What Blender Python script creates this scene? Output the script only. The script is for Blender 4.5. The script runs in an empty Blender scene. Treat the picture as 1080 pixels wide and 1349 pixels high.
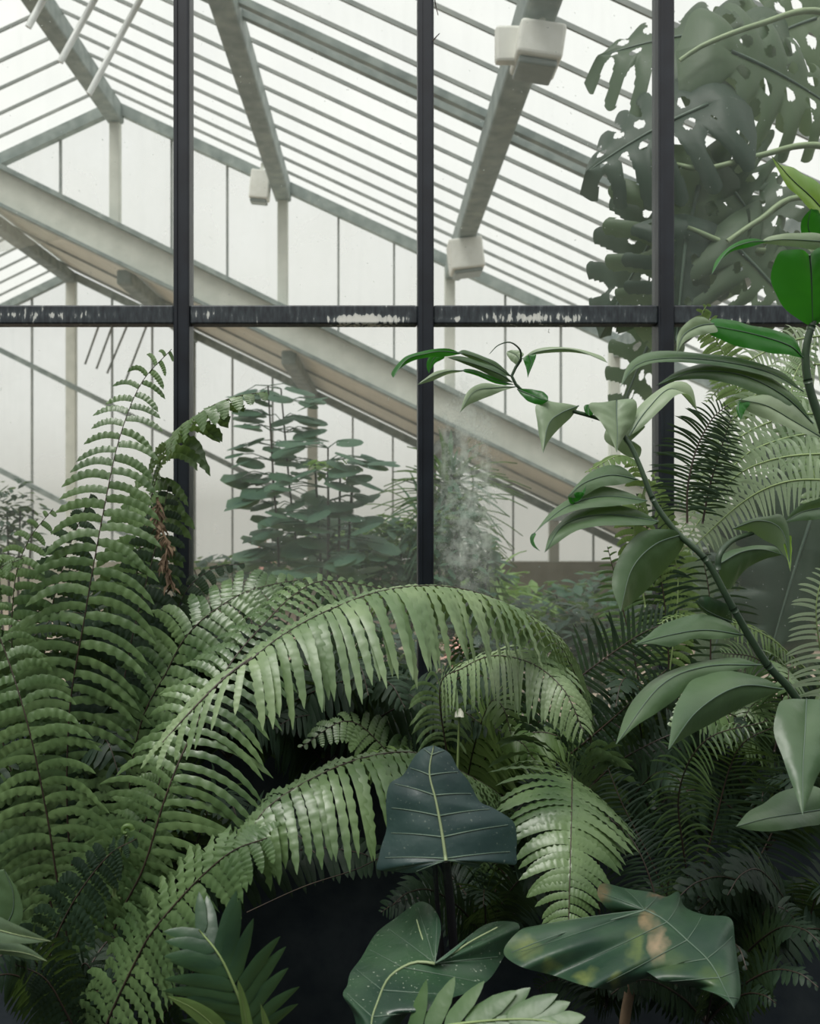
import bpy, math, random
from mathutils import Vector, noise
random.seed(7)
S = bpy.context.scene
COL = S.collection
R = random.uniform

# ------------------------------------------------------------------ camera
FPX, CXP, CYP, H = 1200.0, 498.0, 662.0, 1.6
cd = bpy.data.cameras.new('camera'); cam = bpy.data.objects.new('camera', cd); COL.objects.link(cam)
cam.location = (0, 0, H); cam.rotation_euler = (math.pi/2, 0, 0)
cd.sensor_fit = 'VERTICAL'; cd.sensor_height = 36; cd.lens = 36*FPX/1349
cd.shift_x = 42/1349; cd.shift_y = -12.5/1349
cd.clip_start = .05; cd.clip_end = 200
cd.dof.use_dof = True; cd.dof.focus_distance = 1.6; cd.dof.aperture_fstop = 7.1
S.camera = cam

# ------------------------------------------------------------------ light
w = bpy.data.worlds.new('overcast_sky'); S.world = w; w.use_nodes = True
nt = w.node_tree; nt.nodes.clear()
out = nt.nodes.new('ShaderNodeOutputWorld'); bg = nt.nodes.new('ShaderNodeBackground')
tc = nt.nodes.new('ShaderNodeTexCoord'); sp = nt.nodes.new('ShaderNodeSeparateXYZ'); cr = nt.nodes.new('ShaderNodeValToRGB')
nt.links.new(tc.outputs['Generated'], sp.inputs[0]); nt.links.new(sp.outputs['Z'], cr.inputs[0])
e = cr.color_ramp.elements
e[0].position = 0.0; e[0].color = (.48, .47, .43, 1)
e[1].position = 1.0; e[1].color = (1.0, 1.0, .985, 1)
for p, c in ((.03, (.66, .65, .61, 1)), (.10, (.84, .84, .81, 1)), (.35, (.93, .935, .92, 1))):
    k = e.new(p); k.color = c
nt.links.new(cr.outputs[0], bg.inputs[0]); bg.inputs[1].default_value = 1.08
nt.links.new(bg.outputs[0], out.inputs[0])
sl = bpy.data.lights.new('soft_sun', 'SUN'); sl.energy = 2.9; sl.angle = math.radians(28); sl.color = (1, .98, .93)
so = bpy.data.objects.new('soft_sun', sl); COL.objects.link(so); so.rotation_euler = (math.radians(22), math.radians(-14), 0)
S.view_settings.view_transform = 'Standard'; S.view_settings.look = 'None'
S.view_settings.gamma = 1; S.view_settings.use_curve_mapping = False
S.view_settings.exposure = 0.0

# ------------------------------------------------------------------ helpers
def P(px, py, Y):
    return Vector(((px-CXP)*Y/FPX, Y, H-(py-CYP)*Y/FPX))

def lin(c):
    return tuple((v/255/12.92 if v/255 <= .04045 else ((v/255+.055)/1.055)**2.4) for v in c) + (1,)

class MB:
    def __init__(s): s.v = []; s.f = []; s.uv = None
    def add(s, vs, fs):
        o = len(s.v); s.v.extend(vs); s.f.extend([tuple(i+o for i in f) for f in fs])
    def box(s, x0, x1, y0, y1, z0, z1):
        vs = [Vector((x, y, z)) for x in (x0, x1) for y in (y0, y1) for z in (z0, z1)]
        s.add(vs, [(0,1,3,2),(4,6,7,5),(0,4,5,1),(2,3,7,6),(0,2,6,4),(1,5,7,3)])
    def bar(s, a, b, w, h, up=Vector((0,0,1))):
        a = Vector(a); b = Vector(b); d = (b-a).normalized(); sx = d.cross(up).normalized(); u = sx.cross(d).normalized()
        vs = []
        for p in (a, b):
            for i, j in ((-1,-1),(1,-1),(1,1),(-1,1)):
                vs.append(p + sx*(w/2*i) + u*(h/2*j))
        s.add(vs, [(0,3,2,1),(4,5,6,7),(0,1,5,4),(1,2,6,5),(2,3,7,6),(3,0,4,7)])
    def tube(s, pts, r0, r1=None, n=8):
        if r1 is None: r1 = r0
        m = len(pts); vs = []; fs = []
        ref = Vector((0, -1, .2)).normalized()
        for i, p in enumerate(pts):
            t = (pts[min(i+1, m-1)]-pts[max(i-1, 0)])
            if t.length < 1e-9: t = Vector((0,0,1))
            t.normalize(); a = t.cross(ref)
            if a.length < 1e-3: a = t.cross(Vector((1,0,0)))
            a.normalize(); b = t.cross(a)
            r = r0+(r1-r0)*i/(m-1)
            for k in range(n):
                q = 2*math.pi*k/n
                vs.append(p + a*(r*math.cos(q)) + b*(r*math.sin(q)))
        for i in range(m-1):
            for k in range(n):
                fs.append((i*n+k, i*n+(k+1)%n, (i+1)*n+(k+1)%n, (i+1)*n+k))
        fs.append(tuple(range(n))); fs.append(tuple((m-1)*n+k for k in range(n))[::-1])
        s.add(vs, fs)
    def build(s, name, mat, parent=None, smooth=True, uv=None):
        o0 = Vector((0,0,0)); p = parent
        while p is not None: o0 = o0+p.location; p = p.parent
        me = bpy.data.meshes.new(name)
        me.from_pydata([tuple(v-o0) for v in s.v], [], s.f)
        me.materials.append(mat)
        if smooth: me.polygons.foreach_set('use_smooth', [True]*len(me.polygons))
        if uv:
            l = me.uv_layers.new(name='UVMap')
            vi = [0]*len(me.loops); me.loops.foreach_get('vertex_index', vi)
            flat = []
            for i in vi: flat += list(uv[i])
            l.data.foreach_set('uv', flat)
        ob = bpy.data.objects.new(name, me); COL.objects.link(ob)
        if parent is not None: ob.parent = parent
        return ob

def thing(name, label, cat, loc=(0,0,0), group=None):
    o = bpy.data.objects.new(name, None); COL.objects.link(o); o.location = loc
    o.empty_display_size = .1
    return tag(o, label, cat, group)
def tag(o, label, cat=None, group=None):
    o['label'] = label
    if cat: o['category'] = cat
    if group: o['group'] = group
    return o
def struct(o): o['kind'] = 'structure'; return o

def bevel(o, w=.003, seg=2):
    m = o.modifiers.new('bevel', 'BEVEL'); m.width = w; m.segments = seg; m.limit_method = 'ANGLE'
    for p in o.data.polygons: p.use_smooth = False
    return o

def spl(pts, n):
    """Catmull-Rom through pts, resampled by arc length into n points"""
    pts = [Vector(p) for p in pts]
    if len(pts) == 2:
        return [pts[0].lerp(pts[1], i/(n-1)) for i in range(n)]
    q = [pts[0]*2-pts[1]] + pts + [pts[-1]*2-pts[-2]]
    d = []
    for i in range(1, len(q)-2):
        a, b, c, e_ = q[i-1:i+3]
        for k in range(12):
            t = k/12
            d.append(.5*((2*b)+(c-a)*t+(2*a-5*b+4*c-e_)*t*t+(3*b-a-3*c+e_)*t**3))
    d.append(pts[-1])
    L = [0]
    for i in range(1, len(d)): L.append(L[-1]+(d[i]-d[i-1]).length)
    o = []; j = 0
    for i in range(n):
        t = L[-1]*i/(n-1)
        while j < len(L)-2 and L[j+1] < t: j += 1
        f = (t-L[j])/max(1e-9, L[j+1]-L[j]); o.append(d[j].lerp(d[j+1], min(1, max(0, f))))
    return o
def interp(prof, t):
    for (a, va), (b, vb) in zip(prof, prof[1:]):
        if t <= b: return va+(vb-va)*(t-a)/max(1e-9, b-a)
    return prof[-1][1]

# ------------------------------------------------------------------ materials
def base_mat(name):
    m = bpy.data.materials.new(name); m.use_nodes = True
    n = m.node_tree; return m, n, n.nodes['Principled BSDF'], n.nodes['Material Output']
def nz(n, scale, detail=3, src='Object'):
    t = n.nodes.new('ShaderNodeTexCoord'); x = n.nodes.new('ShaderNodeTexNoise')
    x.inputs['Scale'].default_value = scale; x.inputs['Detail'].default_value = detail
    n.links.new(t.outputs[src], x.inputs['Vector']); return x
def ramp(n, src, stops):
    r = n.nodes.new('ShaderNodeValToRGB'); e = r.color_ramp.elements
    e[0].position, e[0].color = stops[0]; e[1].position, e[1].color = stops[-1]
    for p, c in stops[1:-1]: k = e.new(p); k.color = c
    n.links.new(src, r.inputs[0]); return r
def leaf_mat(name, top, top2, under, rough=.42, trans=.25, tcol=None, scale=9, spec=.5, vein=None, speck=0):
    m, n, b, o = base_mat(name)
    x = nz(n, scale); r = ramp(n, x.outputs['Fac'], [(.35, lin(top)), (.65, lin(top2))])
    g = n.nodes.new('ShaderNodeNewGeometry'); mx = n.nodes.new('ShaderNodeMixRGB')
    n.links.new(g.outputs['Backfacing'], mx.inputs[0]); n.links.new(r.outputs[0], mx.inputs[1]); mx.inputs[2].default_value = lin(under)
    c = mx.outputs[0]
    if speck:
        s = nz(n, 260, 1); sr = ramp(n, s.outputs['Fac'], [(.70, (0,0,0,1)), (.76, (speck,)*3+(1,))])
        mm = n.nodes.new('ShaderNodeMixRGB'); n.links.new(sr.outputs[0], mm.inputs[0]); n.links.new(c, mm.inputs[1]); mm.inputs[2].default_value = lin((190,200,180)); c = mm.outputs[0]
    n.links.new(c, b.inputs['Base Color']); b.inputs['Roughness'].default_value = rough
    b.inputs['Specular IOR Level'].default_value = spec
    bx = nz(n, 55, 2); bp = n.nodes.new('ShaderNodeBump'); bp.inputs['Strength'].default_value = .25; bp.inputs['Distance'].default_value = .004
    n.links.new(bx.outputs['Fac'], bp.inputs['Height']); n.links.new(bp.outputs[0], b.inputs['Normal'])
    t = n.nodes.new('ShaderNodeBsdfTranslucent'); t.inputs[0].default_value = lin(tcol or (150,190,90))
    ms = n.nodes.new('ShaderNodeMixShader'); ms.inputs[0].default_value = trans
    n.links.new(b.outputs[0], ms.inputs[1]); n.links.new(t.outputs[0], ms.inputs[2]); n.links.new(ms.outputs[0], o.inputs[0])
    return m
def plain(name, c, c2=None, rough=.6, scale=20, metal=0, bump=0):
    m, n, b, o = base_mat(name)
    x = nz(n, scale, 5); r = ramp(n, x.outputs['Fac'], [(.3, lin(c)), (.7, lin(c2 or c))])
    n.links.new(r.outputs[0], b.inputs['Base Color']); b.inputs['Roughness'].default_value = rough; b.inputs['Metallic'].default_value = metal
    if bump:
        bp = n.nodes.new('ShaderNodeBump'); bp.inputs['Strength'].default_value = bump; bp.inputs['Distance'].default_value = .01
        n.links.new(x.outputs['Fac'], bp.inputs['Height']); n.links.new(bp.outputs[0], b.inputs['Normal'])
    return m

M = {}
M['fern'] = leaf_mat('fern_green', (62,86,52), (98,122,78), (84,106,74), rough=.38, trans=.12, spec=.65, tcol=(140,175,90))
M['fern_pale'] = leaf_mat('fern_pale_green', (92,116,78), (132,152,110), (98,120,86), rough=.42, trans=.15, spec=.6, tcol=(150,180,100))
M['fern_dark_shaded'] = leaf_mat('fern_dark_green_shaded', (20,34,27), (36,54,38), (32,46,37), rough=.58, trans=.08, spec=.25)  # dark green deepened so shade low down and behind fronds sits in the colour
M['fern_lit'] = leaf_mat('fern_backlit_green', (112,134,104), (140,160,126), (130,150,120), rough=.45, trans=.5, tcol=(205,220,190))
M['fern_young'] = leaf_mat('fern_young_green', (72,98,52), (98,122,68), (92,116,66), rough=.45, trans=.3, tcol=(160,190,110))
M['ginger'] = leaf_mat('ginger_leaf', (62,86,62), (84,106,76), (134,154,128), rough=.38, trans=.16, tcol=(130,165,80), scale=5, spec=.5)
M['ginger_pale'] = leaf_mat('ginger_leaf_pale', (124,142,116), (150,166,136), (138,156,132), rough=.45, trans=.25, tcol=(155,185,120), scale=5)
M['ginger_bright'] = leaf_mat('ginger_leaf_bright', (24,84,26), (44,110,36), (44,110,36), rough=.4, trans=.4, tcol=(70,160,40), scale=5)
M['ginger_lime'] = leaf_mat('ginger_leaf_lime', (96,140,50), (140,170,80), (140,170,80), rough=.4, trans=.4, tcol=(160,200,70), scale=6)
M['alo_dark'] = leaf_mat('elephant_ear_dark', (30,48,50), (44,64,62), (60,80,75), rough=.42, trans=.05, scale=12, spec=.4, speck=.15)
M['alo_green'] = leaf_mat('elephant_ear_green', (30,54,42), (48,76,52), (70,100,80), rough=.36, trans=.06, scale=10, spec=.6, speck=.5)
M['palm'] = leaf_mat('palm_leaflet_green', (34,56,42), (54,80,56), (64,90,68), rough=.36, trans=.1, spec=.5)
M['palm_light'] = leaf_mat('palm_leaflet_light', (56,84,52), (82,108,66), (84,110,74), rough=.4, trans=.12)
M['monstera'] = leaf_mat('monstera_leaf', (48,66,52), (72,90,68), (60,78,60), rough=.5, trans=.2, tcol=(140,170,110), scale=3, spec=.35)
M['monstera_light'] = leaf_mat('monstera_leaf_light', (70,88,64), (92,108,76), (74,92,70), rough=.5, trans=.26, tcol=(150,176,120), scale=3, spec=.35)
M['monstera_deep'] = leaf_mat('monstera_leaf_deep', (32,48,42), (50,68,54), (46,62,52), rough=.5, trans=.12, tcol=(130,160,110), scale=3, spec=.3)
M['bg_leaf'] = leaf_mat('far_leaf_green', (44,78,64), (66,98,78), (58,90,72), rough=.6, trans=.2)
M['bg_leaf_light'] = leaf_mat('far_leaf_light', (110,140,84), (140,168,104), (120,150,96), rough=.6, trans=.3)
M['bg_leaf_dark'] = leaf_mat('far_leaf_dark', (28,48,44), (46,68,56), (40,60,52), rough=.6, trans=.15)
M['agave'] = leaf_mat('agave_blade', (88,108,88), (110,130,104), (100,120,100), rough=.5, trans=.1)
M['pink'] = plain('pink_petal', (205,150,140), (220,175,160))
M['rib_dark'] = plain('dark_brown_rachis', (46,38,34), (64,52,42), rough=.5)
M['rib_green'] = plain('green_rachis', (110,130,80), (130,150,96), rough=.5)
M['vein'] = plain('pale_leaf_vein', (118,134,96), (136,150,112), rough=.5)
M['vein_soft'] = plain('soft_leaf_vein', (74,94,80), (88,106,90), rough=.5)
M['stem'] = plain('ginger_stem', (44,62,46), (62,82,58), rough=.4)
M['petiole'] = plain('dark_petiole', (34,34,40), (52,50,54), rough=.4)
M['mpet'] = plain('monstera_petiole', (128,146,110), (146,162,124), rough=.5)
M['dead'] = plain('dead_frond', (104,86,68), (140,118,94), rough=.8)
M['bark'] = plain('dark_bark', (42,36,32), (70,60,50), rough=.9, bump=.5)
M['bud'] = plain('white_bud', (225,225,205), (240,240,225), rough=.6)
M['steel'] = plain('pale_painted_steel', (196,199,190), (214,216,207), rough=.6, scale=6)
M['steel2'] = plain('weathered_grey_steel', (112,124,122), (152,162,158), rough=.6, scale=8)
M['boarding'] = plain('pale_roof_boarding', (222,220,208), (236,234,222), rough=.8, scale=3)
M['bar_grey'] = plain('glazing_bar_grey', (124,130,128), (152,156,152), rough=.6, scale=8)
M['white_plastic'] = plain('white_plastic', (222,222,214), (232,232,226), rough=.5)
M['grey_plastic'] = plain('grey_diffuser', (120,128,124), (130,138,134), rough=.4)
M['tube'] = plain('white_rod', (205,208,206), (220,222,220), rough=.4)
M['soil'] = plain('dark_soil', (22,28,32), (40,40,38), rough=1, scale=30, bump=.8)
M['darkwall'] = plain('dark_mossy_brick', (44,54,62), (64,72,76), rough=.95, scale=14, bump=.4)
M['beige'] = plain('beige_render', (146,142,128), (166,162,148), rough=.9, scale=4)
M['path'] = plain('pale_gravel', (140,126,112), (176,160,144), rough=1, scale=40, bump=.3)

def frame_paint():
    m, n, b, o = base_mat('dark_blue_black_paint')
    x = nz(n, 14, 6); r = ramp(n, x.outputs['Fac'], [(.35, lin((12,17,25))), (.7, lin((26,33,41)))])
    n.links.new(r.outputs[0], b.inputs['Base Color']); b.inputs['Roughness'].default_value = .4
    return m
def peel_paint():
    m, n, b, o = base_mat('peeling_dark_paint')
    t = n.nodes.new('ShaderNodeTexCoord')
    cur = None
    for (px, py, rx, ry) in ((478, 421, 70, 9), (700, 419, 110, 11), (590, 420, 50, 5), (270, 414, 40, 10), (60, 414, 120, 9), (950, 424, 60, 6)):
        c = P(px, py, 2.256); k = 2.256/FPX; mp = n.nodes.new('ShaderNodeMapping')
        mp.inputs['Location'].default_value = (-c.x/(rx*k), 0, -c.z/(ry*k)); mp.inputs['Scale'].default_value = (1/(rx*k), 0, 1/(ry*k))
        n.links.new(t.outputs['Object'], mp.inputs[0]); g = n.nodes.new('ShaderNodeTexGradient'); g.gradient_type = 'SPHERICAL'; n.links.new(mp.outputs[0], g.inputs[0])
        w_ = n.nodes.new('ShaderNodeMath'); w_.operation = 'MULTIPLY'; n.links.new(g.outputs['Fac'], w_.inputs[0]); w_.inputs[1].default_value = {478: 1.2, 700: .62}.get(px, .38)
        if cur is None: cur = w_.outputs[0]
        else:
            q = n.nodes.new('ShaderNodeMath'); q.operation = 'MAXIMUM'; n.links.new(cur, q.inputs[0]); n.links.new(w_.outputs[0], q.inputs[1]); cur = q.outputs[0]
    mp2 = n.nodes.new('ShaderNodeMapping'); mp2.inputs['Scale'].default_value = (1.8, 1, .5); n.links.new(t.outputs['Object'], mp2.inputs[0])
    fine = n.nodes.new('ShaderNodeTexNoise'); fine.inputs['Scale'].default_value = 55; fine.inputs['Detail'].default_value = 7
    n.links.new(mp2.outputs[0], fine.inputs[0])
    a = n.nodes.new('ShaderNodeMath'); a.operation = 'MULTIPLY_ADD'; n.links.new(cur, a.inputs[0]); a.inputs[1].default_value = .5; n.links.new(fine.outputs['Fac'], a.inputs[2])
    r = ramp(n, a.outputs[0], [(.35, lin((26,32,38))), (.6, lin((50,58,62))), (.69, lin((80,86,88))), (.715, lin((190,192,186))), (.9, lin((214,214,206)))])
    n.links.new(r.outputs[0], b.inputs['Base Color']); b.inputs['Roughness'].default_value = .55
    return m
M['frame'] = frame_paint(); M['peel'] = peel_paint()

def frosted(name, haze, col=(236,236,230)):
    m, n, b, o = base_mat(name); n.nodes.remove(b)
    t = n.nodes.new('ShaderNodeBsdfTransparent'); d = n.nodes.new('ShaderNodeBsdfTranslucent'); d.inputs[0].default_value = lin(col)
    t.inputs[0].default_value = (.96, .965, .955, 1)
    x = nz(n, 1.6, 5); r = ramp(n, x.outputs['Fac'], [(.3, (haze*.7,)*3+(1,)), (.7, (min(1, haze*1.3),)*3+(1,))])
    ms = n.nodes.new('ShaderNodeMixShader'); n.links.new(r.outputs[0], ms.inputs[0])
    n.links.new(t.outputs[0], ms.inputs[1]); n.links.new(d.outputs[0], ms.inputs[2]); n.links.new(ms.outputs[0], o.inputs[0])
    return m
M['roof_glass'] = frosted('hazy_roof_glass', .22)
M['gable_glass'] = frosted('hazy_gable_glass', .25)

def dirty_glass():
    """front panes: clear glass carrying dust, run marks and a patch of lime deposit"""
    m, n, b, o = base_mat('dirty_window_glass'); n.nodes.remove(b)
    tr = n.nodes.new('ShaderNodeBsdfTransparent'); tr.inputs[0].default_value = (.95, .965, .955, 1)
    di = n.nodes.new('ShaderNodeBsdfDiffuse'); di.inputs[0].default_value = lin((200,212,206))
    tl = n.nodes.new('ShaderNodeBsdfTranslucent'); tl.inputs[0].default_value = lin((215,222,212))
    dirt = n.nodes.new('ShaderNodeMixShader'); dirt.inputs[0].default_value = .55
    n.links.new(di.outputs[0], dirt.inputs[1]); n.links.new(tl.outputs[0], dirt.inputs[2])
    t = n.nodes.new('ShaderNodeTexCoord')
    def math_(op, a, b_=None):
        q = n.nodes.new('ShaderNodeMath'); q.operation = op; q.use_clamp = op == 'MULTIPLY'
        for i, v in enumerate((a, b_)):
            if v is None: continue
            if isinstance(v, (int, float)): q.inputs[i].default_value = v
            else: n.links.new(v, q.inputs[i])
        return q.outputs[0]
    # even film
    f1 = n.nodes.new('ShaderNodeTexNoise'); f1.inputs['Scale'].default_value = 2.2; f1.inputs['Detail'].default_value = 5; n.links.new(t.outputs['Object'], f1.inputs[0])
    film = ramp(n, f1.outputs['Fac'], [(.3, (.05,)*3+(1,)), (.75, (.16,)*3+(1,))]).outputs[0]
    # run marks
    mp = n.nodes.new('ShaderNodeMapping'); mp.inputs['Scale'].default_value = (40, 1, 3.5); n.links.new(t.outputs['Object'], mp.inputs[0])
    f2 = n.nodes.new('ShaderNodeTexNoise'); f2.inputs['Scale'].default_value = 1.0; f2.inputs['Detail'].default_value = 6; n.links.new(mp.outputs[0], f2.inputs[0])
    runs = ramp(n, f2.outputs['Fac'], [(.45, (0,)*3+(1,)), (.8, (.8,)*3+(1,))]).outputs[0]
    # lime patch centred on a place on the glass
    mp3 = n.nodes.new('ShaderNodeMapping'); c = P(612, 650, 2.28)
    mp3.inputs['Location'].default_value = (-c.x/.115, -c.y, -c.z/.34); mp3.inputs['Scale'].default_value = (1/.115, 1, 1/.34); n.links.new(t.outputs['Object'], mp3.inputs[0])
    gr = n.nodes.new('ShaderNodeTexGradient'); gr.gradient_type = 'SPHERICAL'
    n.links.new(mp3.outputs[0], gr.inputs[0])
    patch = math_('MULTIPLY', gr.outputs['Fac'], 2.0)
    sn = n.nodes.new('ShaderNodeTexNoise'); sn.inputs['Scale'].default_value = 38; sn.inputs['Detail'].default_value = 9; sn.inputs['Roughness'].default_value = .7; n.links.new(t.outputs['Object'], sn.inputs[0])
    sr = ramp(n, sn.outputs['Fac'], [(.42, (.1,)*3+(1,)), (.62, (.9,)*3+(1,))]).outputs[0]
    pr = math_('MULTIPLY', patch, math_('ADD', math_('MULTIPLY', runs, .35), math_('MULTIPLY', sr, .55)))
    # specks
    vo = n.nodes.new('ShaderNodeTexNoise'); vo.inputs['Scale'].default_value = 130; vo.inputs['Detail'].default_value = 2; n.links.new(t.outputs['Object'], vo.inputs[0])
    spk = ramp(n, vo.outputs['Fac'], [(.74, (0,)*3+(1,)), (.78, (.6,)*3+(1,))]).outputs[0]
    tot = math_('ADD', math_('ADD', film, math_('MULTIPLY', runs, .05)), math_('ADD', math_('MULTIPLY', pr, 1.0), spk))
    tot = math_('MINIMUM', tot, .85)
    a = n.nodes.new('ShaderNodeMixShader'); n.links.new(tot, a.inputs[0]); n.links.new(tr.outputs[0], a.inputs[1]); n.links.new(dirt.outputs[0], a.inputs[2])
    n.links.new(a.outputs[0], o.inputs[0]); return m
M['window'] = dirty_glass()

# ------------------------------------------------------------------ the setting
YW, Y1, Y2 = 2.28, 9.82, 13.6
WT = 1.03   # top of the low wall under the window
def slope_pt(xr, zr, s, x): return zr - s*abs(x-xr)
XR1, ZR1, S1 = -2.82, 5.87, .465
XR2, ZR2, S2 = -4.57, 5.02, .49

b = MB(); b.box(-9, 9, -3, YW, -.12, 0); struct(b.build('floor', M['soil'], smooth=False))
b = MB(); b.box(-9, 9, YW, 16, -.12, 0); struct(b.build('floor', M['path'], smooth=False))
b = MB(); b.box(-4, 4, YW-.06, YW+.06, 0, WT); struct(b.build('wall_front', M['darkwall'], smooth=False))
b = MB(); b.box(-4.1, 4.1, -3.1, -3, 0, 3.3); struct(b.build('wall_back_blocker', M['darkwall'], smooth=False))  # unseen, added to cut the light reaching the plants from behind the camera
b = MB(); b.box(-4.1, -4, -3, YW, 0, 3.0); struct(b.build('wall_left', M['darkwall'], smooth=False))  # added out of view to block level light from the left
b = MB(); b.box(4, 4.1, -3, YW, 0, 3.0); struct(b.build('wall_right', M['darkwall'], smooth=False))  # added out of view to block level light from the right

# the dark framed window in front
def x_at(px, Y=YW): return (px-CXP)*Y/FPX
def z_at(py, Y=YW): return H-(py-CYP)*Y/FPX
win = thing('window_1', 'dark painted glazing frame with grimy panes', None); struct(win)
del win['label']
mw = .040
zt0, zt1 = z_at(429), z_at(404.5)
mxs = [x_at(-75), x_at(242), x_at(560), x_at(873), x_at(1190)]
for i, x in enumerate(mxs):
    b = MB(); b.box(x-mw/2, x+mw/2, YW-.032, YW+.03, WT, 3.3)
    o = bevel(b.build('mullion', M['frame'], win, smooth=False), .006, 3)
    b = MB(); b.box(x-mw/2+.004, x-mw/2+.011, YW-.036, YW-.032, WT, 3.3); b.build('glazing_bead', M['frame'], o, smooth=False)
for xa, xb in zip(mxs, mxs[1:]):
    b = MB(); b.box(xa+mw/2, xb-mw/2, YW-.024, YW+.024, zt0, zt1)
    bevel(b.build('transom', M['peel'], win, smooth=False), .004, 2)
    for z0, z1 in ((WT, zt0), (zt1, 3.3)):
        b = MB(); b.add([Vector((xa+mw/2, YW, z0)), Vector((xb-mw/2, YW, z0)), Vector((xb-mw/2, YW, z1)), Vector((xa+mw/2, YW, z1))], [(0,1,2,3)])
        b.build('pane', M['window'], win, smooth=False)

# ---- the glasshouse beyond: roofs
def roof(name, xr, zr, s, xl, xrr, ya, yb, pitch, bar_w, boarded=False):
    root = thing(name, 'x', None); struct(root); del root['label']
    for x_end in (xl, xrr):
        ze = slope_pt(xr, zr, s, x_end)
        b = MB(); b.add([Vector((xr, ya, zr+.06)), Vector((xr, yb, zr+.06)), Vector((x_end, yb, ze+.06)), Vector((x_end, ya, ze+.06))], [(0,1,2,3)])
        if boarded and x_end == xrr: b.build('roof_boarding', M['boarding'], root, smooth=False); pitch_ = .62
        else: b.build('roof_glass', M['roof_glass'], root, smooth=False); pitch_ = pitch
        y = yb-pitch_; k = 0; b = MB()
        while y > ya:
            b.bar((xr, y, zr+.03), (x_end, y, ze+.03), bar_w, .028)
            y -= pitch_*(2.6 if boarded and x_end == xrr else 1)
        o = b.build('glazing_bars', M['bar_grey'], root, smooth=False)
        # verge along the gable
        b = MB(); b.bar((xr, yb-.05, zr-.03), (x_end, yb-.05, ze-.03), .10, .11)
        b.build('verge_rail', M['steel2'], root, smooth=False)
    return root
r1 = roof('ceiling', XR1, ZR1, S1, -9, 6.6, YW+.2, Y1, .385, .017)
r2 = roof('ceiling', XR2, ZR2, S2, -10, 5.3, Y1, Y2, .40, .017, boarded=True)
# the doubled rafter across the near roof and the lamella beside it
for x_end in (6.6, -9):
    ze = slope_pt(XR1, ZR1, S1, x_end)
    for yy, hh in ((6.12, .05), (6.30, .04)):
        b = MB(); b.bar((XR1, yy, ZR1-.02), (x_end, yy, ze-.02), .06, hh); b.build('cross_rafter', M['steel2'], r1, smooth=False)
# purlins running away from the window
def purlin(root, x, z, ya, yb, ww=.2, hh=.22, mat='steel2'):
    b = MB(); b.bar((x, ya, z), (x, yb, z), ww, hh, Vector((0,0,1)))
    bevel(b.build('purlin', M[mat], root, smooth=False), .02, 2)
for x in (XR1, -1.02, .80, 2.60, 4.4, -4.6):
    purlin(r1, x, slope_pt(XR1, ZR1, S1, x)-.10, YW+.2, Y1, .17, .20)
for x in (XR2, -2.77, -.975, .82, 2.62):
    purlin(r2, x, slope_pt(XR2, ZR2, S2, x)-.08, Y1+.1, Y2, .16, .16)

# ---- gable walls
gw = thing('wall_gable', 'x', None); struct(gw); del gw['label']
def gable(root, Y, xr, zr, s, posts, mulls, pw, mwid, zlow, x0, x1, name='gable_glass'):
    b = MB()
    zf = lambda x: slope_pt(xr, zr, s, x)
    b.add([Vector((x0, Y+.03, zlow(x0))), Vector((xr, Y+.03, zlow(xr))), Vector((x1, Y+.03, zlow(x1))),
           Vector((x1, Y+.03, zf(x1))), Vector((xr, Y+.03, zr)), Vector((x0, Y+.03, zf(x0)))], [(0,1,4,5),(1,2,3,4)])
    b.build('gable_pane', M['gable_glass'], root, smooth=False)
    for x in posts:
        if x0 < x < x1:
            b = MB(); b.box(x-pw/2, x+pw/2, Y-.08, Y+.02, min(zlow(x), zf(x))-.02, zf(x))
            bevel(b.build('gable_post', M['steel'], root, smooth=False), .008, 1)
    for x in mulls:
        if x0 < x < x1:
            b = MB(); b.box(x-mwid/2, x+mwid/2, Y-.02, Y+.02, min(zlow(x), zf(x))-.02, zf(x)); b.build('gable_mullion', M['bar_grey'], root, smooth=False)
pxs = lambda px, Y: (px-CXP)*Y/FPX
beam_top = lambda x: (lambda px: H-((222+.4965*px)-CYP)*Y1/FPX)(CXP+x*FPX/Y1)
beam_bot = lambda x: slope_pt(XR2, ZR2, S2, x)+.02 if x > XR2 else ZR2
p1 = [pxs(v, Y1) for v in (-67, 153, 373, 592, 808, 1028)]
m1 = [pxs(153+73.2*k, Y1) for k in range(-5, 14) if k % 3]
gable(gw, Y1, XR1, ZR1, S1, p1, m1, .11, .022, beam_top, -8, 6.0)
# the deep inclined beam
b = MB(); N = 2
for i in range(N):
    xa, xb = (-4.5, 6.2)
    pass
xa, xb = XR2+.0, 6.2
vs = []
for x in (xa, xb):
    for y in (Y1-.16, Y1+.10):
        vs += [Vector((x, y, beam_bot(x))), Vector((x, y, beam_top(x)))]
b.add(vs, [(0,1,3,2),(4,6,7,5),(0,4,5,1),(2,3,7,6),(1,5,7,3),(0,2,6,4)])
o = bevel(b.build('inclined_beam', M['steel'], gw, smooth=False), .015, 2)
b = MB()
b.bar((xa, Y1-.17, beam_top(xa)-.01), (xb, Y1-.17, beam_top(xb)-.01), .14, .05)
b.build('beam_flange', M['steel2'], gw, smooth=False)
b = MB(); b.bar((xa, Y1-.17, beam_bot(xa)+.01), (xb, Y1-.17, beam_bot(xb)+.01), .12, .035)
b.build('beam_flange', M['steel2'], gw, smooth=False)
b = MB()
xl = -9; zl = ZR2-(XR2-xl)*S2
b.bar((XR2, Y1-.05, ZR2+.2), (xl, Y1-.05, zl+.2), .22, .42); b.build('inclined_beam', M['steel'], gw, smooth=False)

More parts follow.
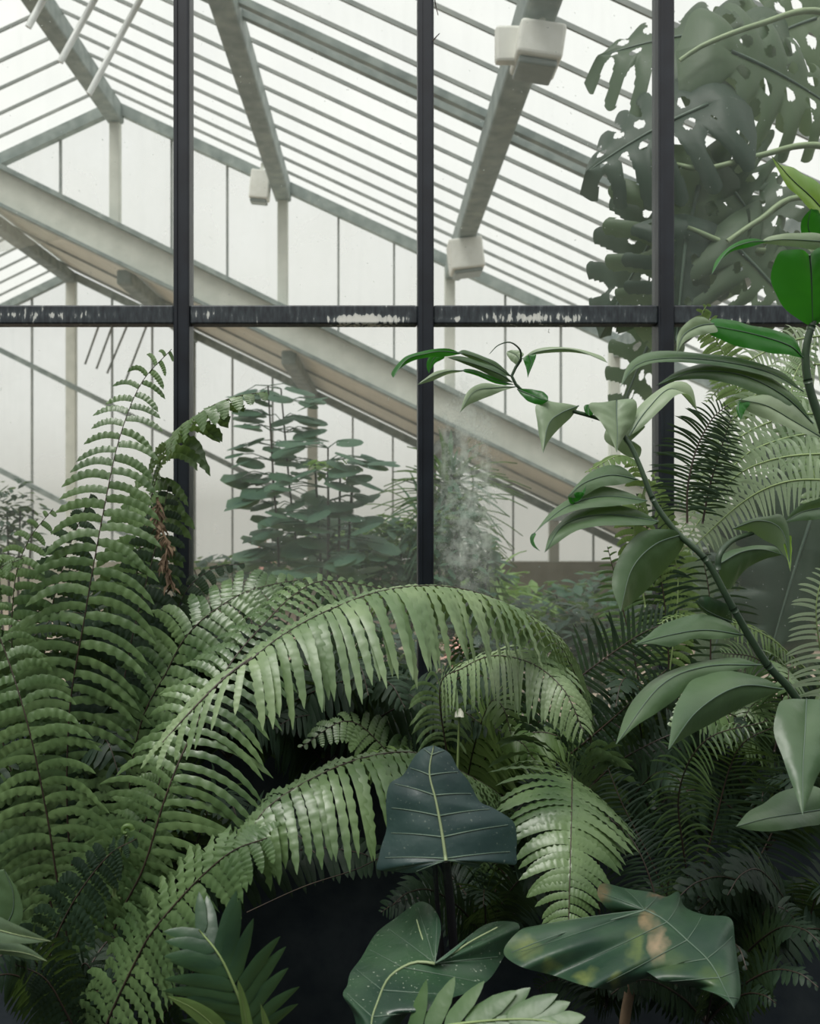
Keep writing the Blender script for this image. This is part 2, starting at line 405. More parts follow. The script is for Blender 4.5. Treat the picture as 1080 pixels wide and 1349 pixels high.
gf = thing('wall_far', 'x', None); struct(gf); del gf['label']
m2 = [pxs(95+52.8*k, Y2) for k in range(-10, 24) if k % 3]
p2 = [pxs(95+52.8*3*k, Y2) for k in range(-3, 8)]
gable(gf, Y2, XR2, ZR2, S2, [p for i, p in enumerate(p2) if i % 2 == 1], [p for i, p in enumerate(p2) if i % 2 == 0], .15, .10, lambda x: 0.72, -10, 5.2)
for x in m2:
    if -10 < x < 5.2:
        b = MB(); b.box(x-.013, x+.013, Y2-.02, Y2+.02, .72, slope_pt(XR2, ZR2, S2, x)); b.build('gable_mullion', M['bar_grey'], gf, smooth=False)
b = MB(); b.box(-10, 8, Y2-.1, Y2+.15, 0, .72); b.build('dwarf_wall', M['beige'], gf, smooth=False)
for (xa_, ya_, xb_, yb_) in ((-60, 431, 700, 812), (-60, 589, 260, 752)):
    b = MB(); b.bar(P(xa_, ya_, Y2-.06), P(xb_, yb_, Y2-.06), .05, .075); b.build('diagonal_rail', M['steel2'], gf, smooth=False)

# side walls of the glasshouse beyond
b = MB(); b.box(6.6, 6.7, YW, Y1, 0, 1.5); struct(b.build('wall_right', M['beige'], smooth=False))
b = MB(); b.box(-9.1, -9, YW, Y2, 0, 1.5); struct(b.build('wall_left', M['beige'], smooth=False))

# ------------------------------------------------------------------ fittings in the roof
def fitting(px, py, Y, wpx, hpx, label, tilt=.2, group=None, deep=.16):
    c = P(px, py, Y); w_ = wpx*Y/FPX; h_ = hpx*Y/FPX
    t = thing('light_fitting', label, 'light fitting', c, group)
    b = MB(); b.box(c.x-w_/2, c.x+w_/2, c.y-deep/2, c.y+deep/2, c.z-h_/2, c.z+h_/2)
    bevel(b.build('housing', M['white_plastic'], t, smooth=False), .02, 3)
    b = MB(); b.box(c.x-w_*.42, c.x+w_*.42, c.y-deep*.4, c.y+deep*.4, c.z-h_/2-.035, c.z-h_/2)
    bevel(b.build('diffuser', M['grey_plastic'], t, smooth=False), .01, 2)
    b = MB(); b.tube([c+Vector((0, 0, h_/2-.01)), c+Vector((0, 0, h_/2+.09))], .018, .018); b.build('bracket', M['steel'], t)
    t.rotation_euler = (0, tilt, 0)
    return t
fitting(343, 245, 9.55, 26, 38, 'small white box lamp hanging beside a gable post, left of the middle frame bar', .1)
fitting(708, 66, 4.5, 60, 46, 'larger white lamp housing clamped under the roof purlin near the top edge', .15, deep=.26)
fitting(613, 338, 8.3, 44, 40, 'white lamp housing at the purlin foot, just above the dark transom', -.12, deep=.3)
b = MB(); b.box(*(lambda c: (c.x-.09, c.x+.05, c.y-.03, c.y+.03, c.z-.09, c.z+.09))(P(676, 60, 4.5)))
o = bevel(b.build('junction_box', M['white_plastic'], smooth=False), .015); tag(o, 'pale junction box strapped to the purlin left of the larger lamp housing', 'junction box')

rods = [((64, -14, 5.6), (37, 36, 5.6), .020, 'leftmost short white vent rod hanging from the roof'),
        ((133, -16, 5.8), (79, 82, 5.8), .020, 'middle white vent rod slanting across the ridge beam'),
        ((196, -22, 6.0), (117, 124, 6.0), .020, 'longest white vent rod slanting right of the ridge beam')]
for a_, b_, r_, lb in rods:
    b = MB(); A = P(*a_); B = P(*b_)
    A2 = A+(A-B)*.25
    b.tube([A2, B], r_, r_, 10); tag(b.build('vent_rod', M['tube']), lb, 'rod')
RN = ('leftmost', 'second', 'third', 'rightmost')
for i, (a_, b_) in enumerate((((134, 418), (112, 480)), ((152, 418), (127, 486)), ((172, 418), (141, 492)), ((195, 424), (166, 500)))):
    b = MB(); b.tube([P(a_[0], a_[1], 11.2), P(b_[0], b_[1], 11.2)], .014, .014, 6)  # thin grey tubes drawn for four faint slanting lines
    tag(b.build('thin_line', M['bar_grey']), RN[i]+' of four thin grey lines slanting just under the transom behind the left pane', 'rod', 'thin slanting lines in the far bay')

# ------------------------------------------------------------------ plant builders
UP = Vector((0, 0, 1)); CAMV = Vector((0, -1, 0))
FPROF = [(0, .45), (.12, .75), (.3, .98), (.5, 1), (.7, .82), (.88, .48), (.97, .2), (1, .1)]
def frond(parent, pts, W, n, face=(0,-1,.35), droop=.5, sweep=15, ratio=.95, wave=.22, t0=.08, prof=FPROF,
          mat='fern', rib='rib_dark', curl=0, jit=.1, seg=22, L=1.0, Rr=1.0, ribr=.0022, face2=None, name='frond', fold=.18, cyc=0, pw=(.75, .95, .88, .62), label=None):
    pts3 = [P(*p) for p in pts]
    m = 4*n; sp_ = spl(pts3, m+1)
    length = sum((sp_[i+1]-sp_[i]).length for i in range(m))
    space = length*(1-t0)/n
    f0 = Vector(face).normalized(); f1 = Vector(face2 or face).normalized()
    b = MB()
    if not cyc: cyc = 7.5 if seg >= 16 else seg/3.2
    for k in range(n):
        t = t0+(1-t0)*(k+.5)/n
        for sgn, lf in ((-1, L), (1, Rr)):
            tt = min(.999, t+sgn*.2/n)
            i = min(m-1, int(tt*m)); p = sp_[i].lerp(sp_[i+1], tt*m-i)
            T = (sp_[min(m, i+2)]-sp_[max(0, i-1)]).normalized()
            N = f0.lerp(f1, t); N = (N-T*N.dot(T))
            if N.length < 1e-3: N = CAMV.copy()
            N.normalize(); Sd = T.cross(N).normalized()*sgn
            Len = W*interp(prof, t)*p.y/FPX*lf*(1+R(-jit, jit))
            if Len < .004: continue
            sw = math.radians(sweep*(1+.5*t)+R(-1, 1)*jit*70)
            d = Sd*math.cos(sw)+T*math.sin(sw)+N*R(-.1, .1)
            d.normalize(); w_ = space*ratio*(1+R(-jit, jit))*min(1, .35+interp(prof, t))
            dr = droop*(1+R(-.3, .3)); ph = R(0, 6.28); tw = R(-.15, .15)
            q = p.copy(); vs = []; fs = []
            st = Len/seg; freq = 2*math.pi*cyc*(1+R(-.15,.15))
            for j in range(seg+1):
                u = j/seg
                dd = (d + Vector((0,0,-1))*dr*u*1.3 + T*curl*u).normalized()
                B = N.cross(dd).normalized()*sgn; Nn = dd.cross(B).normalized()*sgn
                B = (B+Nn*tw).normalized()
                if u < .15: ww = pw[0]+(pw[1]-pw[0])*u/.15
                elif u < .6: ww = pw[1]+(pw[2]-pw[1])*(u-.15)/.45
                elif u < .85: ww = pw[2]+(pw[3]-pw[2])*(u-.6)/.25
                else: ww = pw[3]*(1-u)/.15+.04
                ww *= w_/2
                a1 = math.sin(u*freq+ph); a2 = math.sin(u*freq+ph+.8)
                e1 = ww*(1+wave*.3*a1); e2 = ww*(1+wave*.3*a2)
                vs += [q+B*e1-Nn*(fold*e1)+Nn*(wave*ww*a1*.85), q+Nn*(wave*ww*.25*math.sin(u*freq+ph+2)), q-B*e2-Nn*(fold*e2)+Nn*(wave*ww*a2*.85)]
                q = q+dd*st
            for j in range(seg):
                o = j*3
                if sgn < 0: fs += [(o, o+3, o+4, o+1), (o+1, o+4, o+5, o+2)]
                else: fs += [(o, o+1, o+4, o+3), (o+1, o+2, o+5, o+4)]
            b.add(vs, fs)
    fo = b.build(name, M[mat], parent)
    if label: fo['label'] = label
    if rib:
        b = MB(); b.tube(sp_[::2], ribr, ribr*.35, 6); b.build('midrib', M[rib], fo)
    return fo

def blade(parent, mid, A, B, mat, name='leaf', nS=26, nT=7, arch=.0, ripple=0, s0=0, veins=None, label=None, vr=.0011, rib='vein_soft', puff=0, uvf=None, veinmat=None, flip=False, side=None):
    """two half blades ruled between the midrib and each margin (px, py, Y points, base to tip)"""
    Mp = spl([P(*p) for p in mid], 60)
    b = MB(); cen = Vector((0,0,0)); lat = []
    axis = (Mp[-1]-Mp[0]).normalized()
    for hi, O in enumerate((A, B)):
        Op = spl([P(*p) for p in O], nS+1)
        vs = []; fs = []
        for i in range(nS+1):
            s = i/nS; ms = max(0, (s-s0)/(1-s0))
            mi = ms*59; k = min(58, int(mi)); mp_ = Mp[k].lerp(Mp[k+1], mi-k)
            o_ = Op[i]; wdt = (o_-mp_).length
            row = []
            for j in range(nT+1):
                t = j/nT; q = mp_.lerp(o_, t)
                q = q + Vector((0, -1, .55)).normalized()*(arch*wdt*math.sin(math.pi*t)*.9)
                if puff and veins: q = q + Vector((0, -1, .5))*(puff*wdt*abs(math.sin(math.pi*s*nS/max(1, nS//veins)+math.pi/2))*math.sin(math.pi*min(1, t*1.1)))
                if ripple: q = q + Vector((0, -1, .3))*(ripple*wdt*t*t*math.sin(s*22+hi*2.1)) + Vector((0, -1, .3))*(ripple*.35*wdt*math.sin(t*math.pi)*math.sin(s*40))
                row.append(q)
            vs += row
            if veins and i % max(1, nS//veins) == max(1, nS//veins)//2 and 0 < i < nS: lat.append([v+Vector((0, -.0007, .0004)) for v in row[:-1]])
        for i in range(nS):
            for j in range(nT):
                o = i*(nT+1)+j; f = (o, o+1, o+nT+2, o+nT+1)
                fs.append(f)
        nn = Vector((0, 0, 0))
        for f in fs: nn += (vs[f[1]]-vs[f[0]]).cross(vs[f[3]]-vs[f[0]])
        if (nn.dot(Vector((0, -.5, .8))) < 0) != flip: fs = [f[::-1] for f in fs]
        b.add(vs, fs)
    uv = [uvf(v) for v in b.v] if uvf else None
    lo = b.build(name, M[mat], parent, uv=uv)
    if label: lo['label'] = label
    b = MB(); b.tube([v+Vector((0, -.0008, .0004)) for v in Mp[::3]+[Mp[-1]]], vr, vr*.3, 5)
    b.build('midrib', M[rib], lo)
    if lat:
        b = MB()
        for l in lat: b.tube(l, vr*.45, vr*.15, 4)
        b.build('side_veins', M[veinmat or rib], lo)
    return lo

def Zf(x0, y0, k):
    """points read off an enlarged crop -> picture coordinates at depth"""
    def f(l, Y, Yt=None, bow=0):
        n = len(l); r = []
        for i, (x, y) in enumerate(l):
            u = i/max(1, n-1); YY = Y+((Yt if Yt is not None else Y)-Y)*u - bow*math.sin(math.pi*u)
            r.append((x0+x/k, y0+y/k, YY))
        return r
    return f
F1 = Zf(0, 0, 1)

def grow(fern, px, py, Y, n, Lpx, W, pairs, mat, spread=1.0, seed=0, droop=.6, seg=6, tall=.7, lean=0, face=None, ratio=.95):
    """arching fronds out of a crown"""
    rnd = random.Random(seed)
    for i in range(n):
        a = -math.pi*.95*(i+.5+rnd.uniform(-.3, .3))/n*1.0
        ca, sa = math.cos(a), math.sin(a)   # ca sideways, -sa upward in the picture
        ln = Lpx*rnd.uniform(.75, 1.15); dx = ca*ln*spread+lean*ln; hgt = ln*tall*rnd.uniform(.7, 1.2)*(.55+.45*abs(sa))
        dY = rnd.uniform(-.35, .15)
        pts = [(px, py, Y), (px+dx*.25, py-hgt*.55, Y+dY*.3), (px+dx*.6, py-hgt*.95, Y+dY*.65), (px+dx*.88, py-hgt*.92, Y+dY*.9), (px+dx*1.08, py-hgt*.66, Y+dY)]
        frond(fern, pts, W*rnd.uniform(.85, 1.15), pairs, face=face or (rnd.uniform(-.3, .3), -.8, .7), droop=droop, mat=mat, seg=seg, ratio=ratio, sweep=18)

def X(l, Y):  # picture points at one depth
    return [(x, y, Y) for x, y in l]

# ------------------------------------------------------------------ left giant sword fern
FG = 'ferns on the near side of the glass'
c0 = P(190, 1330, 1.9)
fa = thing('sword_fern', 'tall upright sword fern filling the left side, its longest frond reaching the left frame bar', 'fern', c0, FG)
frond(fa, [(150,1330,1.95),(96,1150,1.86),(90,960,1.80),(112,810,1.78),(138,665,1.80),(158,575,1.84),(186,505,1.88),(226,460,1.86)], 108, 47, face=(.05,-1,.45), droop=.75, sweep=8, ratio=.66,
      prof=[(0,.55),(.3,.85),(.5,1.02),(.62,.95),(.72,.76),(.82,.58),(.9,.42),(.96,.3),(1,.1)], mat='fern', wave=.42, curl=-.25)
frond(fa, [(175,1300,2.0),(172,1000,2.0),(178,800,2.02),(183,730,2.02),(203,640,2.02),(222,583,1.98),(262,545,1.93),(305,524,1.9),(350,516,1.88)], 62, 44, face=(0,-.45,1), face2=(.1,-.3,1), droop=1.5, sweep=25, ratio=.95,
      prof=[(0,.6),(.45,1),(.7,1.25),(.8,1.3),(.88,.9),(.95,.5),(1,.2)], mat='fern', wave=.4)
frond(fa, [(180,1330,1.9),(150,1150,1.9),(150,1000,1.9),(172,850,1.92),(205,720,1.95),(222,640,1.98)], 80, 36, face=(.2,-1,.3), droop=.8, mat='fern_dark_shaded', wave=.4)
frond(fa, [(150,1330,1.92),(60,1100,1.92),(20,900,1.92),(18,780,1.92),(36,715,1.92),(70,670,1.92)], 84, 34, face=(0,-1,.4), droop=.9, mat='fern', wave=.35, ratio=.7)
frond(fa, [(120,1330,1.95),(60,1000,1.98),(60,850,1.98),(85,740,1.98),(120,650,1.98)], 95, 34, face=(-.2,-1,.4), droop=.9, mat='fern_dark_shaded', wave=.4)
frond(fa, [(100,1300,1.9),(10,1000,1.9),(-30,850,1.85),(-10,760,1.8),(30,735,1.75)], 90, 26, face=(0,-.7,.7), droop=1.1, mat='fern', wave=.5)

c1 = P(150, 1340, 1.5)
fb = thing('sword_fern', 'sword fern low on the left, long curved leaflets in front of the upright fern', 'fern', c1, FG)
frond(fb, [(110,1340,1.55),(82,1200,1.5),(62,1075,1.47),(38,960,1.46),(8,862,1.48),(-25,780,1.5)], 100, 26, face=(-.1,-1,.45), droop=.8, sweep=14, ratio=.55, mat='fern', wave=.5, curl=-.35)
frond(fb, [(120,1345,1.6),(150,1225,1.57),(189,1143,1.55),(218,1050,1.55),(250,972,1.58),(301,878,1.64),(345,825,1.72),(388,783,1.8),(430,765,1.86),(508,776,1.9)], 112, 48, face=(.25,-1,.6), face2=(0,-.8,1), droop=.95, sweep=16, ratio=.64, mat='fern', wave=.45,
      prof=[(0,.6),(.15,1),(.4,1.15),(.6,.85),(.8,.55),(.93,.42),(1,.15)], L=.75, Rr=1.05)
frond(fb, [(150,1340,1.8),(175,1000,1.82),(222,880,1.82),(256,826,1.82),(310,786,1.84),(350,772,1.86),(392,764,1.9)], 78, 40, face=(.1,-.9,.7), droop=.8, sweep=20, mat='fern', wave=.4,
      prof=[(0,.5),(.5,1),(.75,.9),(.9,.65),(1,.3)])
frond(fb, [(170,1300,1.9),(200,950,1.95),(235,800,1.98),(275,752,2.0),(322,742,2.0)], 60, 34, face=(0,-.6,1), droop=1.1, mat='fern_dark_shaded', wave=.4)
frond(fb, [(140,1350,1.62),(130,1260,1.6),(150,1170,1.6),(200,1060,1.62),(220,990,1.64)], 80, 26, face=(0,-1,.4), droop=.8, mat='fern', wave=.5)
frond(fb, [(60,1349,1.5),(60,1280,1.45),(90,1200,1.4),(140,1130,1.38),(180,1105,1.36)], 62, 20, face=(0,-.8,.6), droop=.9, mat='fern_dark_shaded', wave=.5)

# arching fronds from the centre crown
c2 = P(770, 1250, 1.9)
fc = thing('arching_sword_fern', 'large arching sword fern at the centre, one pale frond bowing left over everything', 'fern', c2, FG)
frond(fc, [(790,1230,1.9),(785,1050,1.9),(770,930,1.85),(738,850,1.75),(698,812,1.66),(645,786,1.58),(580,772,1.5),(505,778,1.42),(430,805,1.35),(370,838,1.3),(322,876,1.27)], 150, 66, face=(0,-.25,1), droop=2.4, sweep=10, ratio=.98,
      prof=[(0,.1),(.3,.12),(.42,.3),(.5,.5),(.64,.74),(.8,.9),(.93,.86),(1,.7)], mat='fern_pale', wave=.35, seg=20, t0=.3, L=1, Rr=.7)
frond(fc, [(345,858,1.29),(302,888,1.26),(258,930,1.24),(214,978,1.22)], 80, 6, face=(0,-.5,1), droop=.9, sweep=48, ratio=.42, mat='fern_pale', wave=.3, t0=.15, prof=[(0,.9),(.5,1),(1,.6)])
frond(fc, [(740,1250,1.75),(705,1130,1.7),(668,1058,1.62),(610,1018,1.52),(548,992,1.42),(480,998,1.34),(412,1025,1.28),(352,1064,1.24),(326,1104,1.22)], 130, 48, face=(0,-.3,1), droop=2.2, sweep=12, ratio=.95,
      prof=[(0,.2),(.35,.3),(.5,.6),(.7,.95),(.85,1.0),(1,.6)], mat='fern', wave=.45, t0=.25, seg=20, L=1, Rr=.7)
frond(fc, [(780,1240,2.0),(770,1120,1.9),(757,1050,1.75),(754,1022,1.62),(753,1060,1.5),(751,1140,1.42),(749,1216,1.38)], 128, 60, face=(0,-.75,.7), face2=(0,-1,.35), droop=.9, sweep=2, ratio=1.3,
      prof=[(0,.3),(.3,.6),(.45,.95),(.62,1.0),(.78,.8),(.92,.5),(1,.25)], mat='fern', wave=.32, t0=.25, cyc=9, pw=(1,1,.9,.6))
frond(fc, [(620,1150,1.9),(590,1000,1.85),(580,905,1.8),(610,880,1.75),(650,864,1.7),(700,874,1.64),(742,908,1.58),(768,962,1.55)], 84, 46, face=(-.2,-.6,1), droop=1.5, sweep=24, ratio=.8,
      prof=[(0,.3),(.4,.5),(.55,.8),(.8,.95),(.93,.6),(1,.2)], mat='fern_pale', wave=.3, t0=.35)
frond(fc, [(660,1200,2.0),(662,1040,2.0),(670,930,1.98),(690,870,1.95)], 72, 34, face=(0,-1,.4), droop=.9, mat='fern_dark_shaded', wave=.35)
frond(fc, [(700,1180,2.0),(620,1050,2.05),(560,960,2.08),(520,920,2.1),(470,905,2.1)], 60, 34, face=(0,-.9,.5), droop=.9, mat='fern_dark_shaded', wave=.4)
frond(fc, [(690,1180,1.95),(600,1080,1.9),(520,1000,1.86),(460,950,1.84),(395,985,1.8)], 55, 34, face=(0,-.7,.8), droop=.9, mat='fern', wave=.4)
frond(fc, [(700,1180,2.1),(560,1000,2.12),(480,880,2.12),(420,800,2.12),(370,770,2.1)], 80, 40, face=(.1,-.9,.5), droop=1.0, mat='fern_dark_shaded', wave=.35)

c3 = P(140, 1390, 1.25)
fd = thing('sword_fern', 'low sword fern at the bottom left with crowded leaflets behind the young palm', 'fern', c3, FG)
frond(fd, [(125,1400,1.3),(143,1343,1.27),(181,1262,1.24),(205,1222,1.22),(255,1165,1.2),(305,1122,1.18),(352,1104,1.16)], 88, 24, face=(-.2,-.8,.7), droop=1.2, sweep=24, ratio=.85, mat='fern', wave=.35, prof=[(0,.9),(.5,1),(.8,.85),(1,.4)], pw=(.7,1.1,1,.6))
frond(fd, [(120,1400,1.33),(90,1340,1.3),(60,1290,1.28),(20,1270,1.26)], 50, 22, face=(0,-.6,.8), droop=.9, mat='fern_dark_shaded', wave=.5)
frond(fd, [(150,1400,1.35),(230,1320,1.3),(270,1260,1.28),(330,1240,1.26)], 60, 24, face=(0,-.6,.8), droop=.9, mat='fern_dark_shaded', wave=.4)

# ------------------------------------------------------------------ right-hand ferns
c4 = P(690, 1010, 2.05)
fe = thing('sword_fern', 'dark sword fern right of the centre frame bar, its straight frond pointing up right', 'fern', c4, FG)
frond(fe, [(690,975,2.0),(750,905,1.98),(800,865,1.95),(850,832,1.92),(905,812,1.9)], 60, 34, face=(-.1,-1,.2), droop=.5, sweep=22, ratio=.62, mat='fern_dark_shaded', wave=.2)
frond(fe, [(730,1010,2.0),(770,978,1.95),(826,930,1.9),(880,880,1.88)], 42, 26, face=(0,-1,.4), droop=.6, mat='fern_dark_shaded', wave=.4, ratio=.8)
frond(fe, [(740,1080,2.0),(800,1015,1.95),(860,978,1.9),(930,950,1.9)], 62, 30, face=(0,-1,.3), droop=.7, mat='fern_dark_shaded', ratio=.7)
frond(fe, [(690,1060,2.1),(640,950,2.15),(615,880,2.15),(600,840,2.12)], 50, 30, face=(0,-1,.3), droop=.8, mat='fern_dark_shaded')

c5 = P(915, 1230, 1.7)
ff = thing('feathery_fern', 'dark feathery fern under the ginger leaves with thin comb-like leaflets', 'fern', c5, FG)
frond(ff, [(912,1230,1.7),(925,1150,1.68),(943,1080,1.66),(960,1015,1.64),(980,978,1.6),(1018,958,1.56)], 82, 44, face=(0,-1,.4), droop=.55, sweep=16, ratio=.42, mat='fern_dark_shaded', wave=.1, curl=.35)
frond(ff, [(920,1230,1.65),(900,1120,1.6),(895,1040,1.56),(930,975,1.5),(1010,950,1.45)], 55, 44, face=(0,-.6,.8), droop=.9, sweep=16, ratio=.4, mat='fern', wave=.1)
frond(ff, [(930,1240,1.75),(1000,1130,1.75),(1040,1040,1.75),(1050,980,1.75)], 66, 36, face=(0,-1,.4), droop=.6, sweep=16, ratio=.45, mat='fern_dark_shaded', wave=.1)
frond(ff, [(900,1240,1.7),(860,1140,1.7),(820,1060,1.72),(800,1010,1.74)], 66, 36, face=(0,-1,.4), droop=.6, sweep=16, ratio=.45, mat='fern_dark_shaded', wave=.1)
frond(ff, [(880,1290,1.5),(870,1230,1.5),(860,1170,1.52),(835,1110,1.55),(800,1075,1.6)], 70, 36, face=(0,-.8,.6), droop=.7, ratio=.45, mat='fern_dark_shaded', wave=.1)
frond(ff, [(910,1330,1.6),(880,1260,1.6),(876,1200,1.6),(884,1140,1.6)], 32, 30, face=(0,-1,.2), droop=.4, ratio=.5, mat='fern', wave=.1)

c6 = P(1120, 760, 1.75)
fk = thing('tree_fern', 'light tree fern at the right edge, see-through fronds fanning in front of the bright glass', 'fern', c6, FG)
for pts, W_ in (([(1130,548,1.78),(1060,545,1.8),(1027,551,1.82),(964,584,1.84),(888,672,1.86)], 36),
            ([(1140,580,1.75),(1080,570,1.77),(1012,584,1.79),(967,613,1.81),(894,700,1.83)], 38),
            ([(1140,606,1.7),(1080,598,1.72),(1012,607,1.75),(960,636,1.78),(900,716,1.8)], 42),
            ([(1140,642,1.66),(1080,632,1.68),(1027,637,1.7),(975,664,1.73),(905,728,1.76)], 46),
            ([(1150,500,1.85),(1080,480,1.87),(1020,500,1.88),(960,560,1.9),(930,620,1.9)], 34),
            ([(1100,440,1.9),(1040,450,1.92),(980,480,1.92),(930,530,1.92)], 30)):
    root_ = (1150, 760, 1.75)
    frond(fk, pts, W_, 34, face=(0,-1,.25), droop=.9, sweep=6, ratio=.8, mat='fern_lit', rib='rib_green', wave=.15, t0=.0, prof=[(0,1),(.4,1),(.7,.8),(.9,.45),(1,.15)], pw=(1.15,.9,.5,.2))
frond(fk, [(905,690,1.66),(906,640,1.66),(918,590,1.66),(938,552,1.66),(958,534,1.66)], 58, 34, face=(.2,-1,.2), droop=.5, sweep=14, ratio=.72, mat='fern_dark_shaded', wave=.1)
frond(fk, [(925,690,1.68),(935,640,1.68),(950,590,1.68),(964,548,1.68)], 40, 28, face=(.2,-1,.2), droop=.3, sweep=14, ratio=.6, mat='fern_dark_shaded', wave=.1)
frond(fk, [(1000,560,1.9),(975,520,1.9),(950,460,1.9),(925,420,1.88),(932,400,1.87)], 34, 24, face=(0,-1,.3), droop=.5, mat='fern_young', rib='rib_green')
frond(fk, [(1100,700,1.7),(1050,560,1.8),(1045,500,1.85),(1075,450,1.88)], 36, 30, face=(0,-1,.3), droop=.5, mat='fern', rib='rib_green')

c7 = P(1050, 900, 1.95)
fl = thing('sword_fern', 'sword fern behind the thick ginger stem, thin dark leaflets against the pale glass', 'fern', c7, FG)
frond(fl, [(935,900,2.05),(936,850,2.05),(935,790,2.05),(925,730,2.05)], 62, 16, face=(0,-1,.2), droop=.5, sweep=10, ratio=.36, mat='fern_dark_shaded', wave=.1)
frond(fl, [(1060,880,1.95),(1010,838,1.92),(950,816,1.9),(890,812,1.88),(868,822,1.87)], 34, 30, face=(0,-.5,.9), droop=1.0, ratio=.55, mat='fern_young', rib='rib_green', wave=.1)
frond(fl, [(850,960,2.0),(838,880,2.0),(815,780,2.0),(800,720,2.0)], 42, 24, face=(0,-1,.2), droop=.4, ratio=.5, mat='fern', wave=.2)
frond(fl, [(880,960,2.05),(880,850,2.05),(870,760,2.05),(850,690,2.05),(838,650,2.05)], 48, 32, face=(0,-1,.2), droop=.7, ratio=.6, mat='fern_dark_shaded', wave=.2)
frond(fl, [(880,900,2.05),(892,800,2.05),(890,740,2.05),(870,660,2.0),(860,620,2.0)], 34, 30, face=(0,-.6,.7), droop=.8, mat='fern_young', rib='rib_green')
frond(fl, [(850,800,2.0),(835,700,2.0),(850,630,1.95),(820,600,1.9),(772,622,1.85)], 30, 30, face=(0,-.5,1), droop=1.0, mat='fern_young', rib='rib_green')
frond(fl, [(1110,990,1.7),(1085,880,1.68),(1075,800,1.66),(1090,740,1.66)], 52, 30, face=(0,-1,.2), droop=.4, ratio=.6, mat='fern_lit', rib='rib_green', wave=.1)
frond(fl, [(1020,990,1.9),(1030,920,1.9),(1000,870,1.9),(950,860,1.88)], 44, 30, face=(0,-.8,.5), droop=.7, ratio=.6, mat='fern', wave=.1)
frond(fl, [(1000,1010,2.0),(1060,940,2.0),(1100,900,2.0),(1130,880,2.0)], 60, 30, face=(0,-1,.4), droop=.7, mat='fern_dark_shaded')

# undergrowth: whole small ferns filling the bed, each with its own crown
beds = [(430, 1010, 2.1, 8, 190, 60, 'fern_dark_shaded', 'shadowed fern between the left ferns and the dark arrow-shaped leaf'),
        (520, 1000, 2.12, 8, 170, 52, 'fern_dark_shaded', 'low fern at the foot of the centre frame bar'),
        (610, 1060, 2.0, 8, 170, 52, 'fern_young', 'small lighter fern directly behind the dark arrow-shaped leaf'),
        (300, 1000, 2.1, 9, 230, 70, 'fern_dark_shaded', 'fern at the foot of the left frame bar behind the pale arching frond'),
        (60, 1150, 2.1, 9, 260, 70, 'fern_dark_shaded', 'shadowed fern at the left edge behind the upright fronds'),
        (240, 1200, 1.9, 8, 230, 64, 'fern_dark_shaded', 'shadowed fern low between the left sword ferns'),
        (800, 1120, 2.0, 9, 170, 56, 'fern_dark_shaded', 'dark fern right behind the ribbed bowed frond'),
        (850, 1010, 2.1, 8, 150, 50, 'fern_dark_shaded', 'dark fern under the two big hanging ginger leaves'),
        (1010, 1120, 1.95, 8, 190, 56, 'fern_dark_shaded', 'dark fern at the right edge below the ginger leaves'),
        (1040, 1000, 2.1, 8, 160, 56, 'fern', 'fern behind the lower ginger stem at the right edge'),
        (960, 1290, 1.6, 8, 150, 46, 'fern_dark_shaded', 'dark fern in the bottom right corner beyond the blotched leaf'),
        (640, 1240, 1.8, 8, 150, 44, 'fern_dark_shaded', 'dark fern low between the two green elephant ear leaves'),
        (800, 1330, 1.7, 7, 120, 40, 'fern_dark_shaded', 'dark fern under the blotched elephant ear leaf'),
        (1060, 1250, 1.75, 8, 170, 52, 'fern_dark_shaded', 'fern in the bottom right corner beside the picture edge'),
        (930, 1349, 1.5, 8, 130, 36, 'fern_dark_shaded', 'dark fern at the bottom edge right of the blotched leaf stalk'),
        (90, 1349, 1.45, 8, 150, 44, 'fern_dark_shaded', 'dark fern at the bottom edge left of the young palm'),
        (200, 900, 2.12, 8, 170, 56, 'fern_dark_shaded', 'dark fern beside the brown dead frond')]
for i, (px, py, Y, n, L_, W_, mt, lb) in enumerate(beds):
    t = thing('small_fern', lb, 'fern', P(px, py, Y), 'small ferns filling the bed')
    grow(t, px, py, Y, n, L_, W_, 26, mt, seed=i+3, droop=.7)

# ------------------------------------------------------------------ ginger plants
g1 = thing('ginger_plant', 'tall ginger plant leaning left across the glass, thick stem and grey-green pointed leaves', 'plant', P(1110, 1100, 1.3), 'ginger plants at the right')
GY = 1.35
stem1 = [(1170,1330,1.45),(1110,1050,1.38),(1052,925,1.34),(1008,872,1.33),(962,795,1.32),(930,738,1.32),(892,702,1.33),(862,662,1.34),(842,612,1.35),(826,580,1.36),(799,556,1.37),(778,548,1.37),(756,542,1.37),(722,530,1.37),(694,519,1.37),(679,506,1.37),(674,494,1.37),(682,480,1.37),(686,474,1.37)]
b = MB(); q = spl([P(*p) for p in stem1], 90); b.tube(q, .0095, .0022, 10); b.build('stem', M['stem'], g1)
for k in (8, 20, 30, 38, 45, 52, 58, 66, 74):
    b = MB(); r_ = (.0095+(.0022-.0095)*k/89)*1.15
    b.tube([q[k-1].lerp(q[k], .6), q[k].lerp(q[k+1], .1)], r_*.95, r_, 10); b.build('stem_node', M['stem'], g1)
b = MB(); b.tube(spl([P(686,474,1.37), P(685,461,1.36), P(672,451,1.35), P(656,455,1.34), P(645,466,1.33)], 16), .0018, .0005, 6); b.build('tendril', M['stem'], g1)

